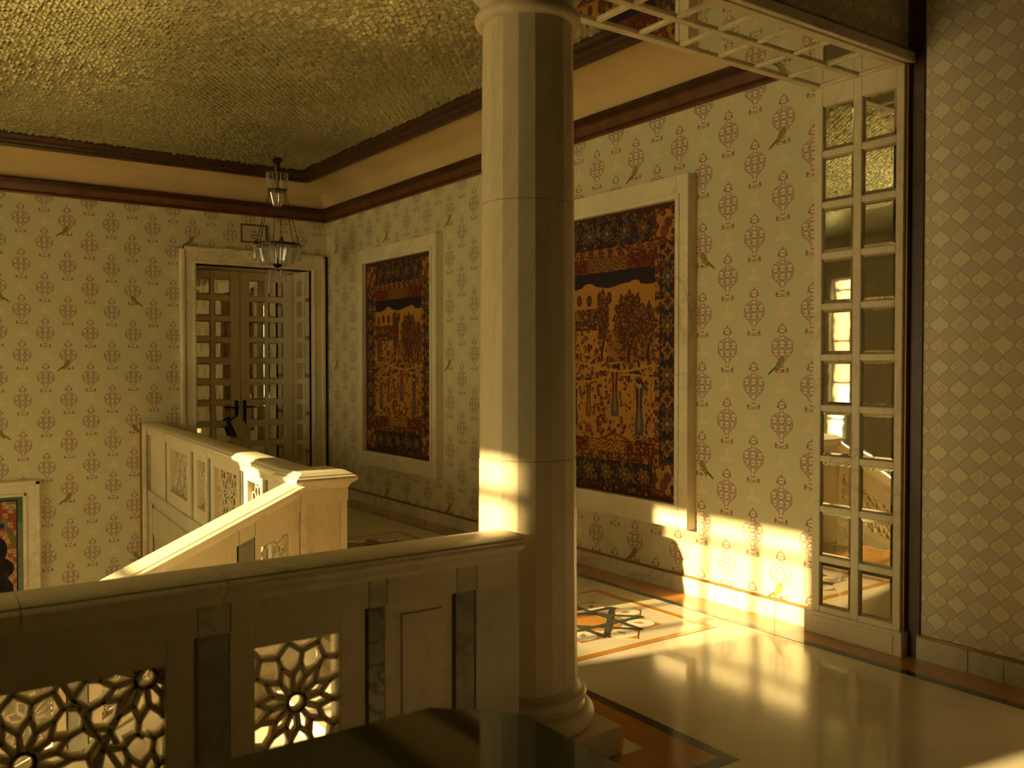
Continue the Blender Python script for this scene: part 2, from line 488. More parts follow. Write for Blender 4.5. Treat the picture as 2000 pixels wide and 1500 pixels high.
# back wall with the door opening
DX0, DX1, DZ, DY = 2.80, 4.14, 2.605, 10.45
wb = MB()
wb.box(XL, DX0, B, B + 0.2, ZLOW - 0.3, ZC + 0.2).box(DX1, W + 0.2, B, B + 0.2, -0.3, ZC + 0.2).box(DX0, DX1, B, B + 0.2, DZ, ZC + 0.2)
wall_b = wb.build('wall_back', 'vase_paper_back', origin=(0, B, 0))
tag(wall_b, 'back wall papered with small printed vases, running down the stairwell', 'wall', kind='structure')

# left wall: piers and lintels around tall windows
wl = MB()
edges = [YF] + [e for w_ in WINDOWS for e in w_] + [B + 0.2]
for k in range(0, len(edges), 2):
    wl.box(XL - 0.25, XL, edges[k], edges[k + 1], ZLOW - 0.3, ZC + 0.2)
for (a, b_), w0 in zip(WINDOWS, WLOW):
    wl.box(XL - 0.25, XL, a, b_, WZ1, ZC + 0.2).box(XL - 0.25, XL, a, b_, ZLOW - 0.3, w0)
wall_l = wl.build('wall_left', 'outer_paint', origin=(XL, 0, 0))
tag(wall_l, 'plain left wall pierced by tall windows', 'wall', kind='structure')
for k, (a, b_) in enumerate(WINDOWS):
    w0 = WLOW[k]
    win = thing('window_%d' % (k + 1), (XL - 0.12, (a + b_) / 2, w0), 'tall window number %d counted from the front of the left wall' % (k + 1), 'window', kind='structure')
    fr = 0.035
    for (y0, y1, z0, z1) in ((a, a + fr, w0, WZ1), (b_ - fr, b_, w0, WZ1), (a + fr, b_ - fr, WZ1 - fr, WZ1), (a + fr, b_ - fr, w0, w0 + fr)):
        bx('window_frame', 'window_paint', win, XL - 0.16, XL - 0.08, y0, y1, z0, z1)
    nc = max(1, round((b_ - a) / 0.42))
    ys = [a + (b_ - a) * i / nc for i in range(nc + 1)]
    for y in ys[1:-1]:
        bx('mullion', 'window_paint', win, XL - 0.15, XL - 0.09, y - 0.022, y + 0.022, w0 + fr, WZ1 - fr)
    zs = [z for z in (WZ0, 0.62, 1.22, 1.95, 2.72, WZ1) if z > w0 + 0.1 or z == WZ0 and w0 > 1]
    zs = ([-0.3] if w0 < -0.5 else []) + [z for z in zs if z > w0 + 0.1]
    zs = [w0] + zs
    for z in zs[1:-1]:
        bx('glazing_bar', 'window_paint', win, XL - 0.15, XL - 0.09, a + fr, b_ - fr, z - 0.018, z + 0.018)
    g0 = None
    for i in range(nc):
        for j in range(len(zs) - 1):
            mb = MB().box(XL - 0.122, XL - 0.118, ys[i] + 0.02, ys[i + 1] - 0.02, zs[j] + 0.017, zs[j + 1] - 0.017)
            mb.build('pane', 'window_glass', win)

bldg = thing('brick_building', (-9.0, 10.9, ZLOW), 'brick building outside the windows of the stair hall', 'building')
bx('wall_core', 'mortar', bldg, -9.4, -8.6, 9.30, 13.5, 1.05, 6.0)
bx('corner_pier', 'mortar', bldg, -9.3, -8.7, 12.4, 13.3, ZLOW - 3.0, 1.05)
bk = MB()
for j in range(30):
    y_ = 9.31 + (0.15 if j % 2 else 0.0); z_ = 1.06 + j * 0.16
    while y_ < 13.4:
        bk.box(-8.6, -8.585, y_, y_ + 0.28, z_, z_ + 0.145); y_ += 0.30
bk = bk.build('brick_courses', 'brick', bldg); bk['kind'] = 'stuff'
wall_f = MB().box(XL - 0.2, W + 0.2, YF - 0.2, YF, -0.3, ZC + 0.2).build('wall_front', 'plaster_dim')
tag(wall_f, 'plain wall behind the viewer', 'wall', kind='structure')

# ceilings
INS = 0.50
ceil = MB().box(XL - 0.2, W + 0.2, 3.11, B + 0.2, ZC + 0.030, ZC + 0.2).build('ceiling', 'ceiling_gold', origin=(0, 0, ZC))
tag(ceil, 'gilded ceiling covered with small overlapping metallic scales', 'ceiling', kind='structure')
rng = np.random.default_rng(3)
sv, sf = [], []
px_, py_ = 0.056, 0.066
ny = int((B - INS - 3.25) / (py_ * 0.5)); nx = int((W - INS - 0.02 + 2.2) / px_)
prof = [(-0.5, 0.0), (-0.32, 0.32), (0.0, 0.46), (0.32, 0.32), (0.5, 0.0)]
for j in range(ny):
    y0 = 3.17 + j * py_ * 0.5
    tilt = 0.35
    for i in range(nx):
        x0 = -2.2 + (i + 0.5 * (j % 2)) * px_ + rng.normal(0, 0.0015)
        if x0 > W - INS - 0.04: continue
        h = 0.010 + 0.014 * rng.random() ** 1.5 + 0.004 * math.sin(x0 * 1.9) * math.sin(y0 * 1.3)
        rx = rng.normal(0, 0.30); k = len(sv)
        sv.append((x0 - 0.48 * px_, y0, ZC + 0.030 - 0.003)); sv.append((x0 + 0.48 * px_, y0, ZC + 0.030 - 0.003))
        sv.append((x0 + 0.42 * px_, y0 + 0.044, ZC + 0.030 - 0.004 - h * (0.6 - rx))); sv.append((x0, y0 + 0.062, ZC + 0.030 - 0.004 - h)); sv.append((x0 - 0.42 * px_, y0 + 0.044, ZC + 0.030 - 0.004 - h * (0.6 + rx)))
        sv.append((x0 + rng.normal(0, 0.004), y0 + 0.030, ZC + 0.030 - 0.012 - h))
        sf += [(k, k + 5, k + 1), (k + 1, k + 5, k + 2), (k + 2, k + 5, k + 3), (k + 3, k + 5, k + 4), (k + 4, k + 5, k)]
mo = MB(); mo.v = sv; mo.f = sf
mosaic = mo.build('mosaic_scales', 'ceiling_gold', ceil)
mosaic['kind'] = 'stuff'
ceil2 = MB().box(XL - 0.2, W + 0.2, YF - 0.2, 2.57, ZC, ZC + 0.2).build('ceiling_front', 'plaster_dim')
tag(ceil2, 'plain dim ceiling over the landing', 'ceiling', kind='structure')

def cornice(prof, x_end, y_start):
    """sweep a profile of (inset, z) along the right wall, the corner and the back wall"""
    mb = MB()
    r = [[(W - i, y_start, z) for i, z in prof], [(W - i, B - i, z) for i, z in prof], [(x_end, B - i, z) for i, z in prof]]
    return mb.rings(r, close=True, cap=True)
t1 = cornice([(-0.02, 3.172), (0.018, 3.172), (0.026, 3.186), (0.018, 3.200), (0.030, 3.206), (0.042, 3.235), (0.050, 3.262), (0.058, 3.264), (0.070, 3.285), (0.078, 3.312), (-0.02, 3.312)], XL, 3.11).build('trim_1', 'wood_warm', smooth=True)
tag(t1, 'glossy brown wooden cornice moulding at the top of the wallpaper', 'cornice', kind='structure')
t1b = cornice([(-0.02, 3.268), (0.062, 3.268), (0.086, 3.300), (0.088, 3.318), (-0.02, 3.318)], XL, 3.11).build('upper_bead', 'wood_dark', parent=None)
t1b.parent = t1; t1b.location = Vector(t1b.location) - Vector(t1['wloc'])
cv = [(0.05, 3.312)]
for k in range(9):
    a = k / 8 * math.pi / 2
    cv.append((0.05 + 0.40 * (1 - math.cos(a)), 3.312 + 0.245 * math.sin(a)))
cv += [(0.46, 3.62), (-0.02, 3.62), (-0.02, 3.312)]
tc = cornice(cv, XL, 3.11).build('trim_2', 'plaster_cove', smooth=True)
tag(tc, 'curved tan plaster cove between the two wooden mouldings', 'cove', kind='structure')
t3 = cornice([(0.40, 3.528), (0.446, 3.528), (0.456, 3.546), (0.484, 3.552), (0.494, 3.572), (0.522, 3.578), (0.536, 3.592), (0.542, 3.645), (0.40, 3.65)], XL, 3.11).build('trim_3', 'wood_dark', smooth=True)
tag(t3, 'dark wooden moulding framing the gilded ceiling', 'moulding', kind='structure')

# beam over the column
YB0, YB1, ZS = 2.57, 3.105, 3.035
beam = MB().box(XL, W + 0.1, YB0 + 0.01, YB1 - 0.005, ZS + 0.030, ZC + 0.05).build('ceiling_beam', 'lattice_paper_beam', origin=(0, YB0, ZS))
tag(beam, 'deep papered beam spanning from the column to the right wall', 'beam', kind='structure')
bx('edge_moulding', 'marble_cream', beam, 2.3, W, YB0 - 0.03, YB0 + 0.035, ZS + 0.004, ZS + 0.055, bevel=0.006)
bx('edge_bead', 'brass_line', beam, 2.3, W, YB0 - 0.020, YB0 + 0.03, ZS + 0.055, ZS + 0.075, bevel=0.004)
bx('plain_soffit', 'marble_cream', beam, XL, 1.8, YB0, YB1, ZS, ZS + 0.02)

# baseboards made of slabs
bb = thing('baseboard_right', (W, 6.0, 0), 'white marble baseboard along the right wall below the carpets', 'baseboard', kind='structure')
ys = [3.15, 3.385, 3.846, 4.312, 4.764, 5.22, 5.68, 6.14, 6.6, 7.06, 7.52, 7.98, 8.44, 8.9, 9.36, B]
for a, b_ in zip(ys, ys[1:]):
    bx('slab', 'marble_grey', bb, W - 0.022, W + 0.01, a + 0.0015, b_ - 0.0015, 0.0, 0.106 + random.uniform(-0.0015, 0.0015), bevel=0.002)
bx('top_strip', 'brass_line', bb, W - 0.012, W + 0.01, 3.15, B, 0.107, 0.120)
bb2 = thing('baseboard_right_front', (W, 1.0, 0), 'pale marble baseboard below the lattice wallpaper', 'baseboard', kind='structure')
ys = [2.505, 2.238, 2.068, 1.60, 1.13, 0.66, 0.19, -0.3, -0.8, -1.4, -2.0, YF]
for a, b_ in zip(ys, ys[1:]):
    bx('slab', 'marble_grey', bb2, W - 0.020, W + 0.01, b_ + 0.0015, a - 0.0015, 0.0, 0.112, bevel=0.002)
bx('top_strip', 'brass_line', bb2, W - 0.016, W + 0.01, YF, 2.505, 0.114, 0.124)
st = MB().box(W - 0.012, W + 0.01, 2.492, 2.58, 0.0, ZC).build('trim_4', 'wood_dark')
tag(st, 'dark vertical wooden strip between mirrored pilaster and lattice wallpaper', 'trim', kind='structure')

# ------------------------------------------------------------------ bevelled mirror pane (unit: 1 x 1 in local x/y, facing +z)
def pane_mesh(w, h, bev, th=0.006):
    mb = MB()
    a, c = w / 2, h / 2
    mb.add([(-a, -c, 0), (a, -c, 0), (a, c, 0), (-a, c, 0), (-a + bev, -c + bev, th), (a - bev, -c + bev, th), (a - bev, c - bev, th), (-a + bev, c - bev, th), (-a, -c, -0.004), (a, -c, -0.004), (a, c, -0.004), (-a, c, -0.004)],
           [(4, 5, 6, 7), (0, 1, 5, 4), (1, 2, 6, 5), (2, 3, 7, 6), (3, 0, 4, 7), (11, 10, 9, 8), (8, 9, 1, 0), (9, 10, 2, 1), (10, 11, 3, 2), (11, 8, 0, 3)])
    me = bpy.data.meshes.new('mirror_pane'); me.from_pydata(mb.v, [], mb.f); me.materials.append(M['mirror']); me.update()
    return me

# mirrored pilaster
PX = 4.272
pil = thing('mirror_pilaster', (W, 2.84, 0), 'marble pilaster holding two columns of small mirror panes against the right wall', 'pilaster')
cols_y = [(2.614, 2.812), (2.860, 3.055)]
Z0p, PITCH, PH = 0.158, 0.2805, 0.246
bx('stile', 'marble_cream', pil, PX, W + 0.02, 2.572, cols_y[0][0], 0.12, ZS, bevel=0.003)
bx('stile', 'marble_cream', pil, PX, W + 0.02, cols_y[0][1], cols_y[1][0], 0.12, ZS, bevel=0.004)
bx('stile', 'marble_cream', pil, PX, W + 0.02, cols_y[1][1], 3.104, 0.12, ZS, bevel=0.003)
bx('side_fillet', 'brass_line', pil, PX + 0.018, W + 0.02, 2.560, 2.572, 0.12, ZS)
pm = pane_mesh(0.197, PH, 0.019)
for (y0, y1) in cols_y:
    for k in range(11):
        z0 = Z0p + k * PITCH - (PITCH - PH); z1 = Z0p + k * PITCH
        if k == 0: z0 = 0.12
        if k == 10: z1 = ZS
        bx('glazing_rail', 'marble_cream', pil, PX + 0.001, W + 0.02, y0, y1, z0, z1, bevel=0.004)
    for k in range(10):
        o = share(pm, 'mirror_pane', (PX + 0.016, (y0 + y1) / 2, Z0p + k * PITCH + PH / 2), pil, rot=Matrix(((0, 0, -1), (-1, 0, 0), (0, 1, 0))).to_euler())
        o.rotation_euler.rotate_axis('X', random.gauss(0, 0.0022)); o.rotation_euler.rotate_axis('Y', random.gauss(0, 0.0022))
    bx('backing', 'wood_dark', pil, PX + 0.021, W + 0.01, y0, y1, 0.15, ZS - 0.02)
bx('pedestal', 'marble_cream', pil, PX - 0.014, W + 0.02, 2.553, 3.143, 0.0, 0.127, bevel=0.004)
bx('pedestal_panel', 'marble_cream', pil, PX - 0.019, W, 2.60, 3.09, 0.012, 0.106, bevel=0.003)

# mirrored soffit
sof = thing('mirror_soffit', (3.3, 2.84, ZS), 'beam underside lined with two rows of small mirror panes between marble bars', 'mirror ceiling')
xs = [2.375, 2.644, 2.905, 3.171, 3.441, 3.714, 3.988, 4.262]
rows_y = [(2.622, 2.818), (2.860, 3.058)]
for (a, b_) in ((YB0, rows_y[0][0]), (rows_y[0][1], rows_y[1][0]), (rows_y[1][1], YB1)):
    bx('long_bar', 'marble_cream', sof, xs[0] - 0.03, PX, a, b_, ZS - 0.004, ZS + 0.03, bevel=0.004)
for x in xs:
    for (y0, y1) in rows_y:
        bx('cross_bar', 'marble_cream', sof, x - 0.016, x + 0.016, y0, y1, ZS - 0.002, ZS + 0.03, bevel=0.004)
pm2 = pane_mesh(0.238, 0.197, 0.016)
for i in range(len(xs) - 1):
    for (y0, y1) in rows_y:
        o = share(pm2, 'mirror_pane', ((xs[i] + xs[i + 1]) / 2, (y0 + y1) / 2, ZS + 0.013), sof, rot=(math.pi, 0, 0))
        o.rotation_euler.rotate_axis('X', random.gauss(0, 0.0015)); o.rotation_euler.rotate_axis('Y', random.gauss(0, 0.0015))

# ------------------------------------------------------------------ stairs below
stairs = thing('staircase', (2.0, 3.7, ZLOW), 'white marble stair flight descending to the left inside the stairwell', 'stairs', kind='structure')
NST, RISE, RUN = 12, 0.145, 0.335
for k in range(NST):
    x1 = 1.98 - k * RUN
    z = -(k + 1) * RISE
    bx('step', 'marble_step', stairs, x1 - RUN - 0.02, x1, 2.74, 4.62, z - 0.032, z, bevel=0.004)
    bx('riser', 'marble_grey', stairs, x1 - RUN, x1 - 0.012, 2.74, 4.62, z - RISE - 0.05, z - 0.034)
land = MB().box(XL, 2.4, 2.72, B, ZLOW - 0.3, ZLOW).build('floor_lower', 'marble_step')
tag(land, 'pale marble half landing at the foot of the stairs', 'floor', kind='structure')
fas = MB().prism([bpt(-0.05, 0.055, 0)[:2], bpt(5.2, 0.055, 0)[:2], bpt(5.2, 0.20, 0)[:2], bpt(-0.05, 0.20, 0)[:2]], ZLOW, 0.09).build('wall_stairwell', 'marble_pink')
tag(fas, 'pinkish marble stairwell wall below the far balustrade', 'wall', kind='structure')
fas2 = MB().box(XL, 1.95, 2.60, 2.74, ZLOW, -0.002).build('wall_landing_edge', 'marble_pink')
tag(fas2, 'stairwell wall under the edge of the landing', 'wall', kind='structure')
es = thing('trim_5', (2.3, B, ZLOW), 'marble pilaster strip with gold edge where the far balustrade meets the back wall', 'trim', kind='structure')
bx('gold_edge', 'brass_line', es, 2.225, 2.243, B - 0.03, B + 0.01, ZLOW, 0.895)
bx('marble_strip', 'marble_cream', es, 2.243, 2.285, B - 0.05, B + 0.01, ZLOW, 0.895, bevel=0.008)
bx('marble_strip', 'marble_cream', es, 2.285, 2.345, B - 0.03, B + 0.01, ZLOW, 0.88, bevel=0.006)

# ------------------------------------------------------------------ column
CX, CY = 2.062, 2.80
column = thing('marble_column', (CX, CY, 0), 'tall faceted cream marble column with round moulded base beside the near balustrade', 'column')
bx('plinth', 'marble_cream', column, CX - 0.262, CX + 0.262, CY - 0.262, CY + 0.262, 0.0, 0.112, bevel=0.006)
bp = [(0.20, 0.110)]
for k in range(9):
    a = -math.pi / 2 + math.pi * k / 8
    bp.append((0.225 + 0.036 * math.cos(a), 0.152 + 0.040 * math.sin(a)))
bp += [(0.222, 0.197), (0.213, 0.205), (0.212, 0.214)]
for k in range(7):
    a = -math.pi / 2 + math.pi * k / 6
    bp.append((0.214 + 0.018 * math.cos(a), 0.232 + 0.017 * math.sin(a)))
bp += [(0.208, 0.252), (0.2, 0.262), (0.19, 0.27)]
MB().lathe(bp, CX, CY, 48).build('base_moulding', 'marble_column', column, smooth=True)
rad = lambda z: 0.1955 - (z - 0.26) * (0.0205 / 2.5)
ncol = 18
to_cam = math.atan2(-CY, -CX)
phs = to_cam + math.pi / ncol + R_(-1)
cuts = [0.262, 1.143, 2.118, 2.80]
for a, b_ in zip(cuts, cuts[1:]):
    r0, r1 = rad(a), rad(b_)
    MB().lathe([(r0 - 0.003, a + 0.0005), (r0, a + 0.0035), (r1, b_ - 0.0035), (r1 - 0.003, b_ - 0.0005)], CX, CY, ncol, phs).build('shaft_drum', 'marble_column', column)
cp = [(0.17, 2.795)]
for k in range(9):
    a = -math.pi / 2 + math.pi * k / 8
    cp.append((0.183 + 0.022 * math.cos(a), 2.822 + 0.024 * math.sin(a)))
cp += [(0.186, 2.850), (0.182, 2.857)]
MB().lathe(cp, CX, CY, 48).build('neck_ring', 'marble_column', column, smooth=True)
kp = [(0.178, 2.855), (0.184, 2.88), (0.20, 2.91), (0.228, 2.945), (0.262, 2.975), (0.27, 2.99)]
MB().lathe(kp, CX, CY, 96, mod=lambda r, z, t: r * (1 + (z - 2.85) * 0.55 * (abs(math.sin(8 * t)) - 0.5))).build('leaf_capital', 'marble_column', column, smooth=True)
bx('abacus', 'marble_cream', column, CX - 0.275, CX + 0.275, CY - 0.27, CY + 0.28, 2.988, 3.037, bevel=0.006)

# ------------------------------------------------------------------ jali screens
def jali_lines(w, h, centres, n=12, k=1.0):
    hw, hh = w / 2, h / 2
    segs = []
    r0, r1, r2, r3, r4 = 0.030 * k, 0.082 * k, 0.122 * k, 0.158 * k, 0.190 * k
    out = []
    def keep(p, ci):
        if abs(p[0]) > hw or abs(p[1]) > hh: return False
        d = [math.hypot(p[0] - c[0], p[1] - c[1]) for c in centres]
        return d[ci] <= min(d) + 1e-6
    for ci, c in enumerate(centres):
        P = lambda r, a: (c[0] + r * math.cos(a), c[1] + r * math.sin(a))
        L = []
        for q in range(16):
            L.append((P(r0, q * math.pi / 8), P(r0, (q + 1) * math.pi / 8)))
        for q in range(n):
            a = 2 * math.pi * q / n + 0.12; d = math.pi / n
            L += [(P(r0, a), P(r1, a)), (P(r1, a), P(r2, a + d)), (P(r1, a), P(r2, a - d)), (P(r2, a + d), P(r3, a + d))]
            L += [(P(r3, a + d), P(r4, a + 2 * d)), (P(r3, a + d), P(r4, a)), (P(r4, a), P(r4 * 1.28, a)), (P(r4 * 1.28, a), P(r4 * 1.5, a + d)), (P(r4 * 1.28, a), P(r4 * 1.5, a - d))]
        for (p, q) in L:
            N_ = 10; run = None
            for t in range(N_):
                m0 = (p[0] + (q[0] - p[0]) * (t + 0.5) / N_, p[1] + (q[1] - p[1]) * (t + 0.5) / N_)
                if keep(m0, ci):
                    e0 = (p[0] + (q[0] - p[0]) * t / N_, p[1] + (q[1] - p[1]) * t / N_)
                    e1 = (p[0] + (q[0] - p[0]) * (t + 1) / N_, p[1] + (q[1] - p[1]) * (t + 1) / N_)
                    run = (run[0], e1) if run else (e0, e1)
                elif run: out.append(run); run = None
            if run: out.append(run)
    # bisectors between the middle rosette and the corner ones
    if len(centres) > 1:
        for c in centres[1:]:
            mx_, my_ = c[0] / 2, c[1] / 2; dx, dy = -c[1], c[0]; L_ = math.hypot(dx, dy); dx /= L_; dy /= L_
            t0 = [t for t in np.linspace(-0.6, 0.6, 121) if abs(mx_ + dx * t) <= hw and abs(my_ + dy * t) <= hh]
            if t0: out.append(((mx_ + dx * t0[0], my_ + dy * t0[0]), (mx_ + dx * t0[-1], my_ + dy * t0[-1])))
    return out

def jali_mesh(w, h, centres, fn, half=0.0090, depth=0.019):
    mb = MB()
    for (p, q) in jali_lines(w, h, centres):
        d = Vector((q[0] - p[0], q[1] - p[1]))
        if d.length < 0.004: continue
        d.normalize(); n = Vector((-d.y, d.x)) * half
        p = Vector(p) - d * half * 0.5; q = Vector(q) + d * half * 0.5
        ring = []
        for P in (p, q):
            ring.append([(P.x + n.x * a, b_ * depth, P.y + n.y * a) for a, b_ in ((-1, -0.72), (-0.45, -1), (0.45, -1), (1, -0.72), (1, 0.72), (0.45, 1), (-0.45, 1), (-1, 0.72))])
        mb.rings(ring)
    return mb.xform(fn)

_rp = [(-0.058, -0.092), (-0.060, -0.080), (-0.068, -0.070), (-0.084, -0.062), (-0.092, -0.054), (-0.104, -0.050), (-0.110, -0.040), (-0.110, -0.030), (-0.102, -0.021), (-0.092, -0.019), (-0.090, -0.013), (-0.078, -0.006), (-0.050, 0.0)]
RAILP = _rp + [(-d, z) for d, z in reversed(_rp)]

def balustrade(root, T, items, joints, zt, zl, frieze_mat=('marble_panel', 'marble_grey'), bar=(0.0090, 0.019)):
    """T(s, d, z) -> world; zt rail top; zl = (rail bottom, frieze bottom, opening top, opening bottom, panel bottom, base bottom)"""
    zr, zf, zo1, zo0, zp, zb = zl
    for a, b_ in zip(joints, joints[1:]):
        mb = MB(); mb.rings([[(s, d, zt + z) for d, z in RAILP] for s in (a + 0.0012, b_ - 0.0012)])
        mb.xform(T).build('handrail', 'marble_cream', root, smooth=True)
    s0, s1 = joints[0], joints[-1]
    def B_(name, mat, a, b_, d0, d1, z0, z1, bev=0.0025):
        return MB().box(a, b_, d0, d1, z0, z1).xform(T).build(name, mat, root, bevel=bev)
    fj = sorted(set([s0, s1] + [it[1] for it in items] ))
    fj = [v for v in fj if s0 <= v <= s1]
    for i, (a, b_) in enumerate(zip(fj, fj[1:])):
        if b_ - a < 0.02: continue
        B_('frieze_block', frieze_mat[i % 2], a + 0.001, b_ - 0.001, -0.054, 0.054, zf, zr + 0.012)
    B_('base_band', 'marble_grey', s0, s1, -0.058, 0.058, zb, zp)
    for it in items:
        if it[0] == 'post':
            B_('post', it[3], it[1] + 0.001, it[2] - 0.001, -0.046, 0.046, zp, zf)
        elif it[0] == 'solid':
            B_('solid_panel', 'marble_panel', it[1] + 0.002, it[2] - 0.002, -0.034, 0.034, zp, zf)
            w = it[2] - it[1]
            if w > 0.2:
                B_('raised_field', 'marble_panel', it[1] + w * 0.24, it[2] - w * 0.17, -0.040, 0.040, zp + 0.05, zf - 0.045)
        elif it[0] == 'jali':
            _, a, b_, o0, o1 = it
            B_('panel_stile', 'marble_panel', a + 0.002, o0, -0.038, 0.038, zp, zf)
            B_('panel_stile', 'marble_panel', o1, b_ - 0.002, -0.038, 0.038, zp, zf)
            B_('panel_rail', 'marble_panel', o0, o1, -0.038, 0.038, zo1, zf)
            B_('panel_rail', 'marble_panel', o0, o1, -0.038, 0.038, zp, zo0)
            w, h = o1 - o0, zo1 - zo0
            cs = [(0, 0)]
            if w > 0.45: cs += [(sx_ * (w / 2 - 0.048), sy_ * (h / 2 - 0.032)) for sx_ in (-1, 1) for sy_ in (-1, 1)]
            cx, cz = (o0 + o1) / 2, (zo0 + zo1) / 2
            j = jali_mesh(w, h, cs, lambda x, y, z: T(cx + x, y, cz + z), *bar).build('pierced_screen', 'marble_panel', root)
            j['kind'] = 'stuff'

# near balustrade along x (s grows towards the column)
YN = 2.668
near = thing('near_balustrade', (0.3, YN, 0), 'dark shaded marble balustrade with pierced star screens running to the column', 'balustrade')
items = [('post', 1.705, 1.895, 'marble_grey'), ('post', 1.622, 1.700, 'marble_green'), ('solid', 1.352, 1.618), ('post', 1.288, 1.348, 'marble_green'),
         ('jali', 0.838, 1.284, 0.916, 1.194), ('post', 0.743, 0.834, 'marble_green'), ('jali', -0.143, 0.740, -0.057, 0.657),
         ('post', -0.236, -0.146, 'marble_green'), ('jali', -0.68, -0.24, -0.60, -0.32), ('post', -0.775, -0.684, 'marble_green'), ('jali', -1.66, -0.78, -1.575, -0.86), ('post', -1.75, -1.664, 'marble_green'), ('solid', -2.3, -1.754)]
balustrade(near, lambda s, d, z: (s, YN + d, z), items, [-2.3, -1.3, -0.75, -0.23, 0.289, 0.815, 1.875], 0.893, (0.808, 0.712, 0.645, 0.248, 0.185, 0.0))

# far balustrade along the corridor
farb = thing('far_balustrade', bpt(2.5, 0.05, 0.09), 'pale marble balustrade along the corridor with alternating pierced screens, ending at back wall', 'balustrade')
T2 = lambda s, d, z: bpt(s, d + 0.045, z)
items = [('solid', 4.23, 5.08), ('jali', 3.10, 4.19, 3.27, 4.02), ('post', 4.19, 4.23, 'marble_green'), ('post', 3.02, 3.09, 'marble_green'), ('jali', 2.47, 3.01, 2.575, 2.88), ('post', 2.40, 2.46, 'marble_green'),
         ('jali', 1.49, 2.39, 1.60, 2.27), ('post', 1.42, 1.48, 'marble_green'), ('jali', 0.91, 1.41, 1.0, 1.31), ('post', 0.84, 0.90, 'marble_green'), ('jali', 0.17, 0.83, 0.215, 0.755)]
balustrade(farb, T2, items, [0.17, 1.7, 3.4, 5.17], 0.898, (0.812, 0.772, 0.715, 0.315, 0.195, 0.085), bar=(0.0056, 0.006))

# raking balustrade of the stairs
YA = 4.66; SL = 0.433
rake = thing('stair_balustrade', (1.2, YA, -0.4), 'sunlit sloping marble stair balustrade descending left from the newel post', 'balustrade')
TA = lambda s, d, z: (s, YA + d, z + SL * (s - 1.93))
items = [('jali', 1.612, 1.864, 1.65, 1.80), ('post', 1.525, 1.608, 'marble_green'), ('jali', 0.80, 1.52, 0.86, 1.46), ('post', 0.71, 0.796, 'marble_green'),
         ('jali', 0.40, 0.706, 0.45, 0.65), ('post', 0.31, 0.396, 'marble_green'), ('jali', -0.40, 0.306, -0.33, 0.24), ('post', -0.48, -0.404, 'marble_green'), ('solid', -1.6, -0.484)]
balustrade(rake, TA, items, [-1.6, -0.35, 0.86, 1.866], 0.905, (0.819, 0.735, 0.655, 0.255, 0.17, 0.0), ('marble_panel', 'marble_panel'), bar=(0.0062, 0.010))
bx('stringer', 'marble_panel', rake, 0, 0, 0, 0, 0, 0) if False else MB().box(-1.6, 1.866, -0.05, 0.05, -0.42, 0.0).xform(TA).build('stringer', 'marble_panel', rake)

# newel post
nw = thing('newel_post', (2.0, 4.70, 0), 'square marble newel post with moulded cap where the balustrades meet', 'newel post')
N0, N1, NY0, NY1 = 1.868, 2.125, 4.600, 4.86
bx('shaft', 'marble_column', nw, N0, N1, NY0, NY1, 0.0, 0.80, bevel=0.004)
bx('corner_strip', 'marble_cream', nw, N1 - 0.028, N1 + 0.006, NY0 - 0.007, NY0 + 0.02, 0.0, 0.745, bevel=0.003)
bx('corner_strip', 'marble_cream', nw, N0 - 0.006, N0 + 0.022, NY0 - 0.007, NY0 + 0.02, 0.0, 0.745, bevel=0.003)
bx('cap_frieze', 'marble_panel', nw, N0 - 0.008, N1 + 0.010, NY0 - 0.012, NY1 + 0.008, 0.745, 0.818, bevel=0.003)
cpz = [(0.010, 0.816), (0.014, 0.828), (0.024, 0.842), (0.040, 0.856), (0.050, 0.862), (0.054, 0.874), (0.048, 0.886), (0.036, 0.890), (0.030, 0.898), (0.0, 0.915)]
ncap = MB(); ncap.rings([[(N0 - e, NY0 - e, z), (N1 + e, NY0 - e, z), (N1 + e, NY1 + e, z), (N0 - e, NY1 + e, z)] for e, z in cpz])
ncap.build('moulded_cap', 'marble_cream', nw, bevel=0.002)

# ================================================================== DOOR in the back wall
door = thing('door_1', (3.47, DY, 0), 'double marble-faced door set with mirror panes at the end of the corridor', 'door', kind='structure')
FX0, FX1, FZ = 2.652, 4.288, 2.772
for (x0, x1, z0, z1) in ((FX0, DX0, 0, FZ), (DX1, FX1, 0, FZ), (DX0, DX1, DZ, FZ)):
    bx('architrave', 'marble_cream', door, x0, x1, B - 0.05, B + 0.02, z0, z1, bevel=0.006)
for (x0, x1, z0, z1) in ((FX0, FX0 + 0.035, 0, FZ), (FX1 - 0.035, FX1, 0, FZ), (FX0, FX1, FZ - 0.035, FZ)):
    bx('outer_moulding', 'marble_cream', door, x0 - 0.008, x1, B - 0.068, B + 0.01, z0, z1 + 0.006, bevel=0.01)
for (x0, x1, z0, z1) in ((DX0 - 0.03, DX0 + 0.004, 0, DZ), (DX1 - 0.004, DX1 + 0.03, 0, DZ), (DX0, DX1, DZ - 0.004, DZ + 0.03)):
    bx('inner_moulding', 'marble_cream', door, x0, x1, B - 0.062, B + 0.01, z0, z1, bevel=0.008)
bx('shade_strip', 'wood_dark', door, FX1 + 0.006, W, B - 0.02, B + 0.01, 0.1, FZ)  # thin dark strip standing in for the shade between door frame and corner
